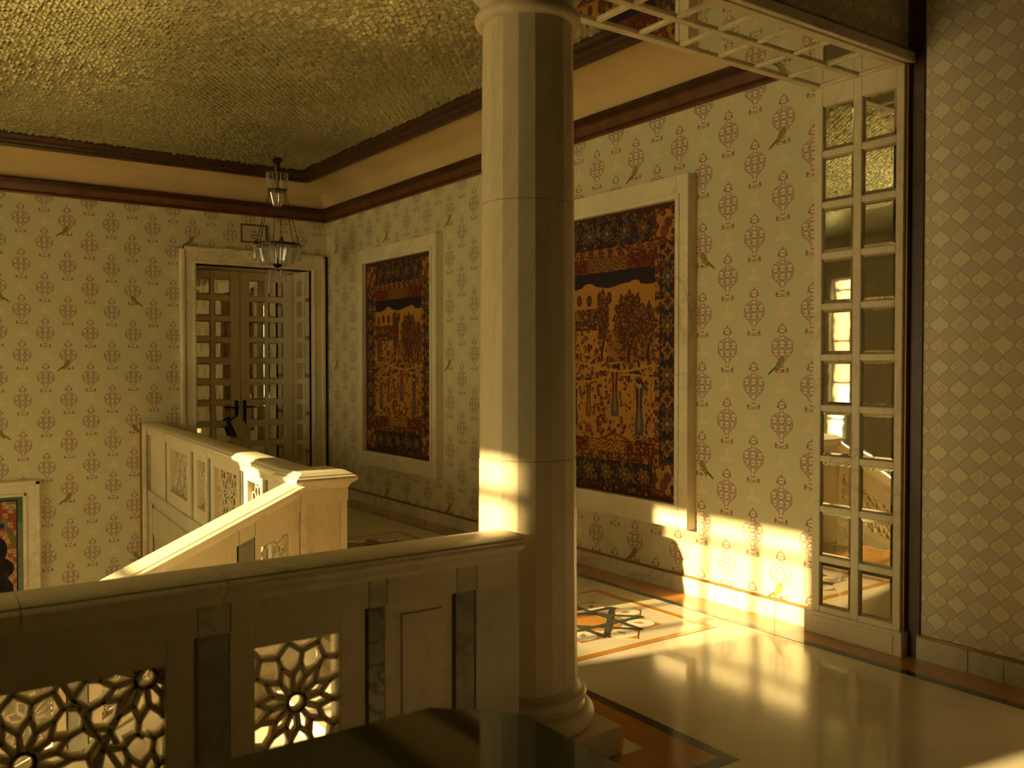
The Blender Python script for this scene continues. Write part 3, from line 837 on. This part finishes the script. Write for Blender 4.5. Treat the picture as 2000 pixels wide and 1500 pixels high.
# reveal
bx('reveal_side', 'marble_cream', door, DX0 - 0.12, DX0, B, DY + 0.1, 0, DZ)
bx('reveal_head', 'marble_grey', door, DX0 - 0.12, DX1 + 0.12, B + 0.001, DY + 0.1, DZ, DZ + 0.1)
bx('back_board', 'plaster_dim', door, DX0 - 0.12, DX1 + 0.12, DY + 0.05, DY + 0.1, 0, DZ)
rows = [(2.508 - 0.246 * k - 0.186, 2.508 - 0.246 * k) for k in range(9)]
bx('reveal_side', 'wood_dark', door, DX1 + 0.016, DX1 + 0.12, B, DY + 0.1, 0, DZ)
ry = [(9.955, 10.115), (10.170, 10.355)]
for (a, b_) in ((B, ry[0][0]), (ry[0][1], ry[1][0]), (ry[1][1], DY)):
    bx('reveal_stile', 'marble_cream', door, DX1, DX1 + 0.03, a, b_, 0, DZ, bevel=0.003)
for (a, b_) in ry:
    zz = [DZ] + [v for r in rows for v in (r[1], r[0])] + [0.0]
    for k in range(0, len(zz), 2):
        bx('reveal_rail', 'marble_cream', door, DX1 + 0.001, DX1 + 0.03, a, b_, zz[k + 1], zz[k], bevel=0.003)
pm3 = pane_mesh(0.182, 0.186, 0.013)
for (a, b_) in ry:
    for (z0, z1) in rows:
        share(pm3, 'mirror_pane', (DX1 + 0.012, (a + b_) / 2, (z0 + z1) / 2), door, rot=Matrix(((0, 0, -1), (-1, 0, 0), (0, 1, 0))).to_euler(), scale=((b_ - a) / 0.182, 1, 1))
XM = 3.4865
def leaf(side):
    x0, x1 = (DX0 + 0.004, XM - 0.003) if side < 0 else (XM + 0.003, DX1 - 0.002)
    lf = bx('door_leaf', 'wood_dark', door, x0 + 0.002, x1 - 0.002, DY + 0.012, DY + 0.045, 0.005, DZ - 0.004)
    cols_ = [(XM + side * 0.115, XM + side * 0.300), (XM + side * 0.345, XM + side * 0.540)]
    cols_ = [tuple(sorted(c)) for c in cols_]; cols_.sort()
    vx = [x0, cols_[0][0], cols_[0][1], cols_[1][0], cols_[1][1], x1]
    for k in (0, 2, 4):
        MB().box(vx[k], vx[k + 1], DY, DY + 0.04, 0.005, DZ - 0.004).build('leaf_stile', 'marble_panel', lf, bevel=0.003)
    zz = [DZ - 0.004] + [v for r in rows for v in (r[1], r[0])] + [0.005]
    for c in cols_:
        for k in range(0, len(zz), 2):
            MB().box(c[0], c[1], DY + 0.001, DY + 0.04, zz[k + 1], zz[k]).build('leaf_rail', 'marble_panel', lf, bevel=0.003)
        for (z0, z1) in rows:
            o = share(pm3, 'mirror_pane', ((c[0] + c[1]) / 2, DY + 0.010, (z0 + z1) / 2), lf, rot=(math.pi / 2, 0, 0), scale=((c[1] - c[0]) / 0.182, 1, 1))
            o.rotation_euler.rotate_axis('X', random.gauss(0, 0.003)); o.rotation_euler.rotate_axis('Y', random.gauss(0, 0.003))
    xh = XM + side * 0.048
    h = MB().box(xh - 0.022, xh + 0.022, DY - 0.012, DY + 0.002, 0.80, 1.085)
    h.lathe([(0.022, 0.0), (0.022, 0.012)], 0, 0, 16) if False else None
    hp = h.build('handle_plate', 'iron', lf, bevel=0.01)
    lv = MB().tube((xh, DY - 0.01, 1.005), (xh, DY - 0.06, 1.005), 0.012, 8).tube((xh - side * 0.012, DY - 0.058, 1.005), (xh + side * 0.125, DY - 0.058, 1.008), 0.012, 8, 0.009)
    o = lv.build('lever', 'iron', lf, smooth=True)
    return lf
leaf(-1); leaf(1)

# papers hanging from the left lever
pt = thing('paper_door_tag', (3.43, DY - 0.07, 0.75), 'folded brown paper tag hanging by a string from the door handle', 'paper tag')
MB().tube((3.446, DY - 0.066, 1.008), (3.446, DY - 0.075, 0.905), 0.004, 5).build('string', 'paper', pt)
def sheet(pts, th, mat, name):
    mb = MB(); p = [Vector(v) for v in pts]; n = (p[1] - p[0]).cross(p[2] - p[0]).normalized() * th
    mb.add([tuple(v) for v in p] + [tuple(v + n) for v in p], [(0, 1, 2, 3), (7, 6, 5, 4), (0, 4, 5, 1), (1, 5, 6, 2), (2, 6, 7, 3), (3, 7, 4, 0)])
    return mb.build(name, mat, pt)
sheet([(3.445, DY - 0.080, 0.925), (3.340, DY - 0.085, 0.845), (3.425, DY - 0.10, 0.640), (3.530, DY - 0.105, 0.690)], 0.003, 'paper', 'front_sheet')
sheet([(3.440, DY - 0.070, 0.92), (3.290, DY - 0.062, 0.86), (3.345, DY - 0.062, 0.67), (3.42, DY - 0.066, 0.66)], 0.003, 'paper_green', 'dark_sheet')
sheet([(3.455, DY - 0.068, 0.92), (3.500, DY - 0.066, 0.85), (3.585, DY - 0.066, 0.72), (3.500, DY - 0.066, 0.66)], 0.003, 'paper', 'rear_sheet')

# small sign above the door
sg = thing('name_sign', (3.455, B, 2.87), 'small framed cream sign with three lines of dark lettering above the door', 'sign')
bx('board', 'paper', sg, 3.318, 3.592, B - 0.012, B, 2.882, 3.068)
for (x0, x1, z0, z1) in ((3.308, 3.602, 3.062, 3.074), (3.308, 3.602, 2.872, 2.884), (3.308, 3.320, 2.884, 3.062), (3.590, 3.602, 2.884, 3.062)):
    bx('frame_strip', 'wood_warm', sg, x0, x1, B - 0.02, B, z0, z1)
fc = bpy.data.curves.new('lettering', 'FONT'); fc.body = 'The'; fc.size = 0.036; fc.align_x = 'CENTER'; fc.extrude = 0.0004
fc.materials.append(M['ink'])
ftmp = bpy.data.objects.new('lettering_curve', fc); fme = bpy.data.meshes.new_from_object(ftmp); bpy.data.objects.remove(ftmp)
fo = bpy.data.objects.new('lettering', fme); col.objects.link(fo); fo.parent = sg
fo.location = (0.0, -0.0128, 0.117); fo.rotation_euler = (math.pi / 2, 0, 0)
tx = MB()
for zc_, xw in ((2.958, 0.074), (2.928, 0.042)):       # two further lines, too soft in the photograph to read
    x = 3.455 - xw / 2; first = True
    while x < 3.455 + xw / 2:
        wd = random.uniform(0.004, 0.008); hh = 0.020 if first else random.choice((0.010, 0.010, 0.012, 0.017))
        tx.box(x, x + wd, B - 0.0132, B - 0.0122, zc_ - 0.006, zc_ - 0.006 + hh); x += wd + 0.0025; first = False
tl_ = tx.build('faint_lettering', 'ink', sg); tl_['kind'] = 'stuff'

# ================================================================== FRAMED CARPETS
def paint_carpet(nx, nz, seed=5):
    rg = np.random.default_rng(seed)
    X, Z = np.meshgrid((np.arange(nx) + 0.5) / nx, (np.arange(nz) + 0.5) / nz)   # 0..1, z up
    asp = 1.435 / 2.0
    x, z = X * asp, Z
    C = np.zeros((nz, nx, 3))
    NAVY, RUST, GOLD, OCHRE, RED, BLUE, BRN, CREAM = map(np.array, ((0.022, 0.014, 0.022), (0.17, 0.052, 0.020), (0.46, 0.225, 0.045), (0.34, 0.155, 0.032), (0.19, 0.024, 0.018), (0.04, 0.045, 0.055), (0.060, 0.020, 0.012), (0.40, 0.26, 0.11)))
    def put(mask, c): C[mask] = c
    def disc(cx, cz, rx, rz=None): rz = rz or rx; return ((x - cx) / rx) ** 2 + ((z - cz) / rz) ** 2
    def flower(cx, cz, r, petals, c1, c2, c3):
        th = np.arctan2(z - cz, x - cx); rr = np.hypot(x - cx, z - cz)
        put(rr < r * (0.78 + 0.22 * np.cos(petals * th)), c1)
        put(rr < r * 0.60 * (0.8 + 0.2 * np.cos(petals * th)), c2)
        put(rr < r * 0.26, c3)
    def fill_small(mask, pal, n, r0, r1):
        zz, xx = np.nonzero(mask)
        idx = rg.integers(0, len(zz), n)
        for k in idx:
            cx, cz = x[zz[k], xx[k]], z[zz[k], xx[k]]; r = rg.uniform(r0, r1)
            i0, i1 = max(0, int((cx - r) / asp * nx)), min(nx, int((cx + r) / asp * nx) + 2); j0, j1 = max(0, int((cz - r) * nz)), min(nz, int((cz + r) * nz) + 2)
            sub = (slice(j0, j1), slice(i0, i1))
            d = np.hypot(x[sub] - cx, (z[sub] - cz) * rg.uniform(0.7, 1.3))
            mm = (d < r) & mask[sub]
            C[sub][mm] = pal[rg.integers(len(pal))]
            if r > 0.007:
                mm = (d < r * 0.45) & mask[sub]; C[sub][mm] = pal[rg.integers(len(pal))]
    # outer ground
    put(np.ones_like(x, bool), BRN)
    fill_small(np.ones_like(x, bool), [RUST, OCHRE, BRN, NAVY, RED], 2600, 0.003, 0.007)
    bw = 0.115                                   # main border width
    border = (x < bw) | (x > asp - bw) | (z < 0.145) | (z > 0.845)
    inner0 = (x > 0.018) & (x < asp - 0.018) & (z > 0.03) & (z < 0.985)
    main = inner0 & ((x < bw - 0.022) | (x > asp - bw + 0.022) | ((z < 0.118) & (z > 0.03)) | (z > 0.878))
    put(main, NAVY)
    fill_small(main, [RUST * 0.6, BLUE, BRN, OCHRE * 0.5, CREAM * 0.4, NAVY, NAVY], 3000, 0.003, 0.0075)
    for cz in np.arange(0.18, 0.84, 0.082):
        for cx in (0.056, asp - 0.056):
            k = int(round((cz - 0.18) / 0.082)) % 2
            if k: flower(cx, cz, 0.032, 8, OCHRE * 0.6, BLUE, CREAM * 0.7)
            else: flower(cx, cz, 0.030, 4, GOLD * 0.6, RUST * 0.7, BRN)
    for cx in np.arange(0.17, asp - 0.12, 0.094):
        for cz in (0.074, 0.930):
            flower(cx, cz, 0.030, 7, OCHRE * (0.7 if cz < 0.5 else 0.45), BLUE if int(cx * 20) % 2 else RUST * 0.7, CREAM * 0.6)
    for (cx, cz) in ((0.064, 0.075), (asp - 0.064, 0.075), (0.064, 0.925), (asp - 0.064, 0.925)):
        put((np.abs(x - cx) < 0.062) & (np.abs(z - cz) < 0.058), RUST * 0.6)
        fill_small((np.abs(x - cx) < 0.062) & (np.abs(z - cz) < 0.058), [OCHRE, BRN, RUST], 120, 0.003, 0.006)
        flower(cx, cz, 0.054, 5, GOLD * 0.8, GOLD * 0.7, OCHRE); put(disc(cx - 0.008, cz - 0.018, 0.020) < 1, RUST); put(disc(cx + 0.010, cz + 0.008, 0.018) < 1, BRN * 2)
    for (cx, cz) in ((0.024, 0.036), (asp - 0.024, 0.036), (0.024, 0.966), (asp - 0.024, 0.966)):
        put((np.abs((x - cx) + (z - cz) * 0.6) < 0.008) & (np.abs(z - cz) < 0.016), NAVY)
    # guard strips with crosses
    g = (x > bw - 0.022) & (x < bw) | (x > asp - bw) & (x < asp - bw + 0.022)
    g = g & (z > 0.118) & (z < 0.878)
    put(g, np.where((np.floor(z / 0.022) % 2 == 0)[..., None], OCHRE, RUST * 0.7)[g])
    fill_small(g, [BRN, OCHRE, RED, NAVY], 260, 0.003, 0.006)
    for (z0, z1) in ((0.118, 0.145), (0.848, 0.878)):
        gg = (z > z0) & (z < z1) & (x > bw - 0.02) & (x < asp - bw + 0.02)
        put(gg, np.where((np.floor(x / 0.026) % 2 == 0)[..., None], RUST, OCHRE * 0.9)[gg]); fill_small(gg, [BRN, RED, NAVY], 130, 0.003, 0.005)
    # cartouches with script-like strokes
    for (z0, z1, dim) in ((0.147, 0.190, 1.0), (0.795, 0.846, 0.6)):
        cc = (z > z0) & (z < z1) & (x > bw) & (x < asp - bw)
        put(cc, RED * 0.55)
        fill_small(cc, [OCHRE * dim, BRN, RED], 420, 0.002, 0.0045)
        mid = cc & (np.abs(x - asp / 2) < 0.095)
        put(mid, OCHRE * dim * 1.05)
        st = (np.sin(x * 340 + 2.5 * np.sin(z * 300)) + 0.8 * np.sin(z * 420 + 3 * np.sin(x * 95))) > 0.62
        put(mid & st, BRN)
        put(cc & (np.abs(np.abs(x - asp / 2) - 0.103) < 0.008), RUST)
    # field
    F = (x > bw) & (x < asp - bw) & (z > 0.192) & (z < 0.792)
    put(F, GOLD * 0.86)
    skyband = F & (z > 0.742 + 0.006 * np.sin(x * 30))
    put(skyband, NAVY)
    for cx, r in ((asp * 0.36, 0.022), (asp * 0.70, 0.018)):
        put(F & (disc(cx, 0.742, r * 1.6, r * 0.7) < 1), GOLD * 0.9)
    # palace and trees in the distance
    pal_ = F & (x < asp * 0.50) & (z > 0.585) & (z < 0.665)
    put(pal_, RUST * 0.55); fill_small(pal_, [OCHRE * 0.7, BRN, RUST * 0.7, NAVY, OCHRE], 420, 0.003, 0.007)
    put(F & (x < asp * 0.5) & (np.abs(z - 0.610 - 0.008 * np.sin(x * 40)) < 0.004), BRN)
    for k, cx in enumerate((0.150, 0.205, 0.262, 0.320, 0.372)):
        put(F & (disc(cx, 0.688 + 0.006 * (k % 2) + 0.003 * k, 0.014, 0.021) < 1), BRN)
        put(F & (disc(cx, 0.688 + 0.006 * (k % 2) + 0.003 * k, 0.006, 0.012) < 1), RUST * 0.8)
    mid = F & (z > 0.47) & (z < 0.58) & (x > asp * 0.5); put(mid, OCHRE * 0.75)
    mid = F & (z > 0.47) & (z < 0.585); fill_small(mid, [BRN, RUST * 0.8, OCHRE, RUST], 260, 0.004, 0.009)
    def tree(cx, z0, z1, z2, rw):
        put(F & (np.abs(x - cx - 0.005 * np.sin(z * 60)) < 0.0060) & (z > z0) & (z < z1 + 0.03), BRN * 0.6)
        th = np.arctan2(z - (z1 + z2) / 2, x - cx)
        cr = F & (disc(cx, (z1 + z2) / 2, rw, (z2 - z1) / 2 + 0.012) < 1 + 0.16 * np.sin(th * 13) + 0.08 * np.sin(th * 29))
        put(cr, BRN); fill_small(cr, [RUST * 0.8, BRN, OCHRE * 0.8, RED * 0.7, BRN, OCHRE * 0.6], int(9000 * rw), 0.0025, 0.0048)
    tree(asp * 0.47, 0.475, 0.56, 0.715, 0.034)
    tree(asp * 0.665, 0.405, 0.525, 0.702, 0.082)
    tree(asp * 0.80, 0.44, 0.54, 0.66, 0.030)
    tree(asp * 0.22, 0.47, 0.52, 0.60, 0.03)
    # meadow with plants
    low = F & (z < 0.50 + 0.02 * np.sin(x * 14))
    fill_small(low, [BRN, RUST, BRN, RUST, OCHRE * 0.8, np.array((0.10, 0.085, 0.05))], 470, 0.0035, 0.0085)
    fill_small(low & (z > 0.36), [BRN, NAVY * 1.5, RUST * 0.7], 90, 0.005, 0.009)
    for s, off in ((0.018, 0.0), (0.015, 0.045)):
        ridge = np.abs(z - (0.455 - off + s * np.sin(x * 11 + off * 60))) < 0.0035
        put(F & ridge & (z < 0.5), GOLD * 0.95)
    # people in long robes
    def figure(cx, z0, h, robe, top):
        w = h * 0.16
        t = np.clip((z - z0) / h, 0, 1)
        prof = w * (0.60 + 0.12 * np.sin(t * 9)) * np.where(t < 0.55, 1.0 - 0.25 * t, 0.9 - 0.2 * (t - 0.55))
        put(F & (np.abs(x - cx) < prof + 0.006) & (z > z0) & (z < z0 + h * 0.80), GOLD * 0.95)
        put(F & (np.abs(x - cx) < prof) & (z > z0) & (z < z0 + h * 0.82), robe)
        put(F & (np.abs(x - cx) < prof * 1.05) & (t > 0.45) & (t < 0.80), top)
        put(F & (np.abs(x - cx) < prof * 0.25) & (t > 0.1) & (t < 0.8), OCHRE * 0.8)
        put(F & (disc(cx, z0 + h * 0.86, w * 0.34, h * 0.055) < 1), CREAM * 0.9)
        put(F & (disc(cx, z0 + h * 0.92, w * 0.48, h * 0.045) < 1), BRN)
    figure(asp * 0.56, 0.275, 0.195, np.array((0.09, 0.07, 0.06)), RED * 0.7)
    figure(asp * 0.735, 0.214, 0.205, np.array((0.07, 0.075, 0.06)), BLUE)
    figure(asp * 0.36, 0.270, 0.150, RUST * 1.1, BRN * 1.4)
    figure(asp * 0.25, 0.235, 0.165, BLUE * 1.2, BRN)
    figure(asp * 0.815, 0.33, 0.10, OCHRE * 1.1, OCHRE)
    for cx, cz in ((0.46, 0.318), (0.44, 0.30), (0.475, 0.297), (0.455, 0.275), (0.435, 0.265), (0.475, 0.262), (0.45, 0.245), (0.46, 0.338)):
        put(F & (disc(cx * asp, cz, 0.0095, 0.0095) < 1), RED * 0.9)
    put(F & (np.abs(z - (0.215 - np.abs(x - asp * 0.56) * 0.28)) < 0.004) & (np.abs(x - asp * 0.56) < 0.08), RED)
    flower(asp * 0.36, 0.225, 0.022, 9, RED, RED * 0.8, OCHRE); flower(asp * 0.72, 0.208, 0.018, 7, BRN, OCHRE, BRN)
    edge = (x < 0.006) | (x > asp - 0.006) | (z < 0.010) | (z > 0.994)
    put(edge, BRN)
    C *= rg.uniform(0.86, 1.1, (nz, nx, 1))
    return np.clip(C, 0, 1)

def picture_mesh(name, Wd, Hd, C):
    """grid in local y (width, +y to the viewer's left) and z; faces coloured by attribute"""
    nz, nx = C.shape[:2]
    ys_ = np.linspace(Wd / 2, -Wd / 2, nx + 1); zs_ = np.linspace(0, Hd, nz + 1)
    YY, ZZ = np.meshgrid(ys_, zs_)
    v = np.stack([np.zeros_like(YY), YY, ZZ], -1).reshape(-1, 3)
    i = np.arange(nz)[:, None] * (nx + 1) + np.arange(nx)[None, :]
    f = np.stack([i, i + 1, i + nx + 2, i + nx + 1], -1).reshape(-1, 4)
    me = bpy.data.meshes.new(name)
    me.vertices.add(len(v)); me.vertices.foreach_set('co', v.ravel())
    me.loops.add(f.size); me.loops.foreach_set('vertex_index', f.ravel())
    me.polygons.add(len(f)); me.polygons.foreach_set('loop_start', np.arange(0, f.size, 4)); me.polygons.foreach_set('loop_total', np.full(len(f), 4))
    me.update(); me.validate()
    ca = me.color_attributes.new('weave', 'FLOAT_COLOR', 'CORNER')
    cc = np.concatenate([C.reshape(-1, 3), np.ones((nz * nx, 1))], 1)
    ca.data.foreach_set('color', np.repeat(cc, 4, axis=0).ravel().astype(np.float32))
    me.materials.append(M['woven'])
    return me

carpet_me = picture_mesh('carpet', 1.435, 2.0, paint_carpet(300, 420))
def framed_carpet(y0, y1, label):
    FZ0, FZ1, t = 0.433, 2.735, 0.082
    fr = thing('framed_carpet', (W, (y0 + y1) / 2, FZ0), label, 'framed carpet', 'framed carpets on the right wall')
    iy0, iy1, iz0, iz1 = y0 + 0.105, y1 - 0.105, FZ0 + 0.15, FZ1 - 0.15
    for (a, b_, z0, z1, nm) in ((y0, iy0, FZ0, FZ1, 'frame_stile'), (iy1, y1, FZ0, FZ1, 'frame_stile'), (iy0, iy1, iz1, FZ1, 'frame_rail'), (iy0, iy1, FZ0, iz0, 'frame_rail')):
        bx(nm, 'marble_cream', fr, W - t, W + 0.005, a, b_, z0, z1, bevel=0.004)
    d = 0.03
    for (a, b_, z0, z1) in ((iy0 - d, iy0 + 0.004, iz0 - d, iz1 + d), (iy1 - 0.004, iy1 + d, iz0 - d, iz1 + d), (iy0, iy1, iz1 - 0.004, iz1 + d), (iy0, iy1, iz0 - d, iz0 + 0.004)):
        bx('inner_bead', 'marble_cream', fr, W - t - 0.009, W - 0.03, a, b_, z0, z1, bevel=0.004)
    c = share(carpet_me, 'carpet', (W - 0.042, (iy0 + iy1) / 2, iz0), fr, scale=(1, (iy1 - iy0) / 1.435, (iz1 - iz0) / 2.0))
    c['label'] = 'woven pictorial carpet with figures in a garden'
    bx('back_board', 'wood_dark', fr, W - 0.038, W + 0.002, iy0, iy1, iz0, iz1)
    return fr
framed_carpet(4.035, 5.685, 'marble-framed pictorial carpet on the right wall, the nearer one behind the column')
framed_carpet(7.215, 8.865, 'marble-framed pictorial carpet on the right wall, the farther one near the door')

# framed portrait low on the back wall
def paint_portrait(nx, nz):
    rg = np.random.default_rng(11)
    X, Z = np.meshgrid((np.arange(nx) + 0.5) / nx * 1.32, (np.arange(nz) + 0.5) / nz * 1.9)
    d = np.minimum.reduce([X, 1.32 - X, Z, 1.9 - Z])
    C = np.zeros((nz, nx, 3)); C[:] = (0.42, 0.22, 0.11)
    zig = ((np.abs(((X * 16 + np.floor(Z * 22) * 0.5) % 2) - 1) + (Z * 22) % 1) % 1) > 0.55
    C[zig] = (0.52, 0.36, 0.22)
    fl = rg.random((nz // 6 + 1, nx // 6 + 1)); fl = np.kron(fl, np.ones((6, 6)))[:nz, :nx]
    C[(fl > 0.86)] = (0.34, 0.10, 0.03); top = Z > 1.45
    C[top & (fl > 0.55)] = (0.33, 0.07, 0.05); C[top & (fl < 0.2)] = (0.20, 0.20, 0.08)
    dark = np.zeros_like(X, bool)
    for (cx, cz, rx, rz) in ((1.07, 1.33, 0.115, 0.15), (1.00, 1.12, 0.235, 0.16), (0.98, 0.90, 0.25, 0.19), (0.90, 0.45, 0.34, 0.50), (0.70, 1.10, 0.40, 0.30)):
        dark |= ((X - cx) / rx) ** 2 + ((Z - cz) / rz) ** 2 < 1
    C[dark] = (0.016, 0.011, 0.013)
    C[dark & (fl > 0.93) & (rg.random((nz, nx)) > 0.5)] = (0.10, 0.03, 0.03)
    arm = np.abs((X - 1.225) * 0.8 + (Z - 1.44) * 0.25) < 0.022
    C[arm & (Z > 1.32) & (Z < 1.56)] = (0.17, 0.14, 0.06)
    C[(np.abs(Z - 1.58) < 0.028) & (X > 0.75) & (X < 1.16)] = (0.03, 0.03, 0.05)
    b_ = d < 0.055; C[b_] = (0.15, 0.20, 0.19)
    C[b_ & (rg.random((nz, nx)) > 0.6)] = (0.20, 0.24, 0.19); C[b_ & (Z > 1.60)] = (0.08, 0.15, 0.07)
    C[np.abs(d - 0.057) < 0.006] = (0.05, 0.02, 0.015)
    return np.clip(C * rg.uniform(0.75, 1.2, (nz, nx, 1)), 0, 1)
pic = thing('mosaic_portrait', (0.43, B, -1.62), 'marble-framed mosaic picture of a dark figure, low on the back wall at left', 'picture')
PX0, PX1, PZ0, PZ1 = -0.43, 1.288, -1.62, 0.378
for (x0, x1, z0, z1) in ((PX0, PX0 + 0.14, PZ0, PZ1), (PX1 - 0.14, PX1, PZ0, PZ1), (PX0 + 0.14, PX1 - 0.14, PZ1 - 0.14, PZ1), (PX0 + 0.14, PX1 - 0.14, PZ0, PZ0 + 0.14)):
    bx('frame_bar', 'marble_cream', pic, x0, x1, B - 0.06, B + 0.005, z0, z1, bevel=0.004)
for (x0, x1, z0, z1) in ((PX1 - 0.05, PX1 - 0.006, PZ0, PZ1 - 0.006), (PX1 - 0.155, PX1 - 0.12, PZ0 + 0.12, PZ1 - 0.12), (PX0, PX1 - 0.006, PZ1 - 0.05, PZ1 - 0.006), (PX0 + 0.12, PX1 - 0.12, PZ1 - 0.155, PZ1 - 0.12)):
    bx('frame_moulding', 'marble_cream', pic, x0, x1, B - 0.074, B, z0, z1, bevel=0.008)
pme = picture_mesh('mosaic_panel', 1.438, 1.718, paint_portrait(200, 240))
o = share(pme, 'mosaic_panel', ((PX0 + PX1) / 2, B - 0.035, PZ0 + 0.14), pic, rot=(0, 0, math.pi / 2))

# ================================================================== CHANDELIER
HX, HY = 3.366, 8.91
ch = thing('crystal_chandelier', (HX, HY, ZC), 'small basket chandelier of crystal prisms on chains below the gilded ceiling', 'chandelier')
MB().lathe([(0.0, ZC + 0.03), (0.045, ZC + 0.03), (0.045, ZC - 0.02), (0.030, ZC - 0.035), (0.030, ZC - 0.14), (0.022, ZC - 0.15), (0.012, ZC - 0.33), (0.0, ZC - 0.33)], HX, HY, 16).build('ceiling_stem', 'bronze', ch, smooth=True)
def hoop(name, r, z, th):
    MB().lathe([(r - th, z - th), (r + th, z - th), (r + th * 1.3, z), (r + th, z + th), (r - th, z + th)], HX, HY, 40).build(name, 'bronze', ch, smooth=True)
hoop('crown_ring', 0.105, 3.475, 0.005); hoop('crown_base_ring', 0.085, 3.295, 0.008); hoop('basket_ring', 0.225, 2.735, 0.012)
def prisms(name, r0, z0, r1, z1, n, w):
    mb = MB()
    for k in range(n):
        a = 2 * math.pi * k / n; d = Vector((math.cos(a), math.sin(a), 0)); t = Vector((-math.sin(a), math.cos(a), 0))
        p = Vector((HX, HY, 0)) + d * r0 + Vector((0, 0, z0)); q = Vector((HX, HY, 0)) + d * r1 + Vector((0, 0, z1))
        rings = []
        for f_, ww in ((0.0, 0.25), (0.08, 1.0), (0.88, 0.85), (1.0, 0.1)):
            c = p.lerp(q, f_)
            rings.append([tuple(c + d * w * ww), tuple(c + t * w * ww), tuple(c - d * w * ww), tuple(c - t * w * ww)])
        mb.rings(rings)
    o = mb.build(name, 'crystal', ch); o['kind'] = 'stuff'; return o
prisms('crown_crystals', 0.105, 3.475, 0.100, 3.30, 16, 0.009)
prisms('neck_crystals', 0.080, 3.285, 0.040, 3.13, 14, 0.008)
prisms('basket_crystals', 0.235, 2.725, 0.225, 2.575, 36, 0.0105)
prisms('inner_basket_crystals', 0.19, 2.70, 0.155, 2.545, 28, 0.010)
prisms('lower_basket_crystals', 0.12, 2.68, 0.09, 2.53, 18, 0.010)
prisms('drop_crystals', 0.085, 2.475, 0.085, 2.345, 12, 0.009)
MB().lathe([(0.0, 2.50), (0.03, 2.51), (0.05, 2.535), (0.016, 2.55), (0.012, 2.74), (0.0, 2.74)], HX, HY, 14).build('finial', 'bronze', ch, smooth=True)
hoop('drop_ring', 0.085, 2.48, 0.004)
for k in range(6):
    a = R_(60 * k + 20)
    p = Vector((HX + 0.085 * math.cos(a), HY + 0.085 * math.sin(a), 3.29)); q = Vector((HX + 0.225 * math.cos(a), HY + 0.225 * math.sin(a), 2.74))
    mb = MB()
    nl = 14
    for i in range(nl):
        mb.tube(p.lerp(q, i / nl), p.lerp(q, (i + 0.82) / nl), 0.0045, 5)
    mb.build('chain', 'bronze', ch)
    if k % 2 == 0:
        MB().lathe([(0.0, 2.73), (0.016, 2.735), (0.024, 2.76), (0.012, 2.785), (0.0, 2.80)], q.x, q.y, 10).build('candle_cup', 'bronze', ch)

# ================================================================== TABLE in the foreground
TZ = 0.75
tb = thing('glass_top_table', (0.35, 0.95, 0), 'dark green glass-topped table with cut corners in the foreground', 'table')
tx0, tx1, ty0, ty1, chf = -0.55, 1.127, 0.25, 1.690, 0.148
octo = [(tx0 + chf, ty0), (tx1 - chf, ty0), (tx1, ty0 + chf), (tx1, ty1 - chf), (tx1 - chf, ty1), (tx0 + chf, ty1), (tx0, ty1 - chf), (tx0, ty0 + chf)]
MB().prism(octo, TZ - 0.012, TZ).build('glass_top', 'table_glass', tb, bevel=0.0025)
oc2 = [(0.35 + (x - 0.35) * 0.93, 0.95 + (y - 0.95) * 0.93) for x, y in octo]
MB().prism(oc2, TZ - 0.075, TZ - 0.014).build('apron', 'wood_dark', tb, bevel=0.004)
for (x, y) in ((-0.35, 0.45), (0.93, 0.45), (0.93, 1.48), (-0.35, 1.48)):
    MB().lathe([(0.028, 0.0), (0.034, 0.03), (0.024, 0.08), (0.030, 0.4), (0.038, 0.60), (0.030, 0.64), (0.045, 0.68)], x, y, 12).build('leg', 'wood_dark', tb, smooth=True)
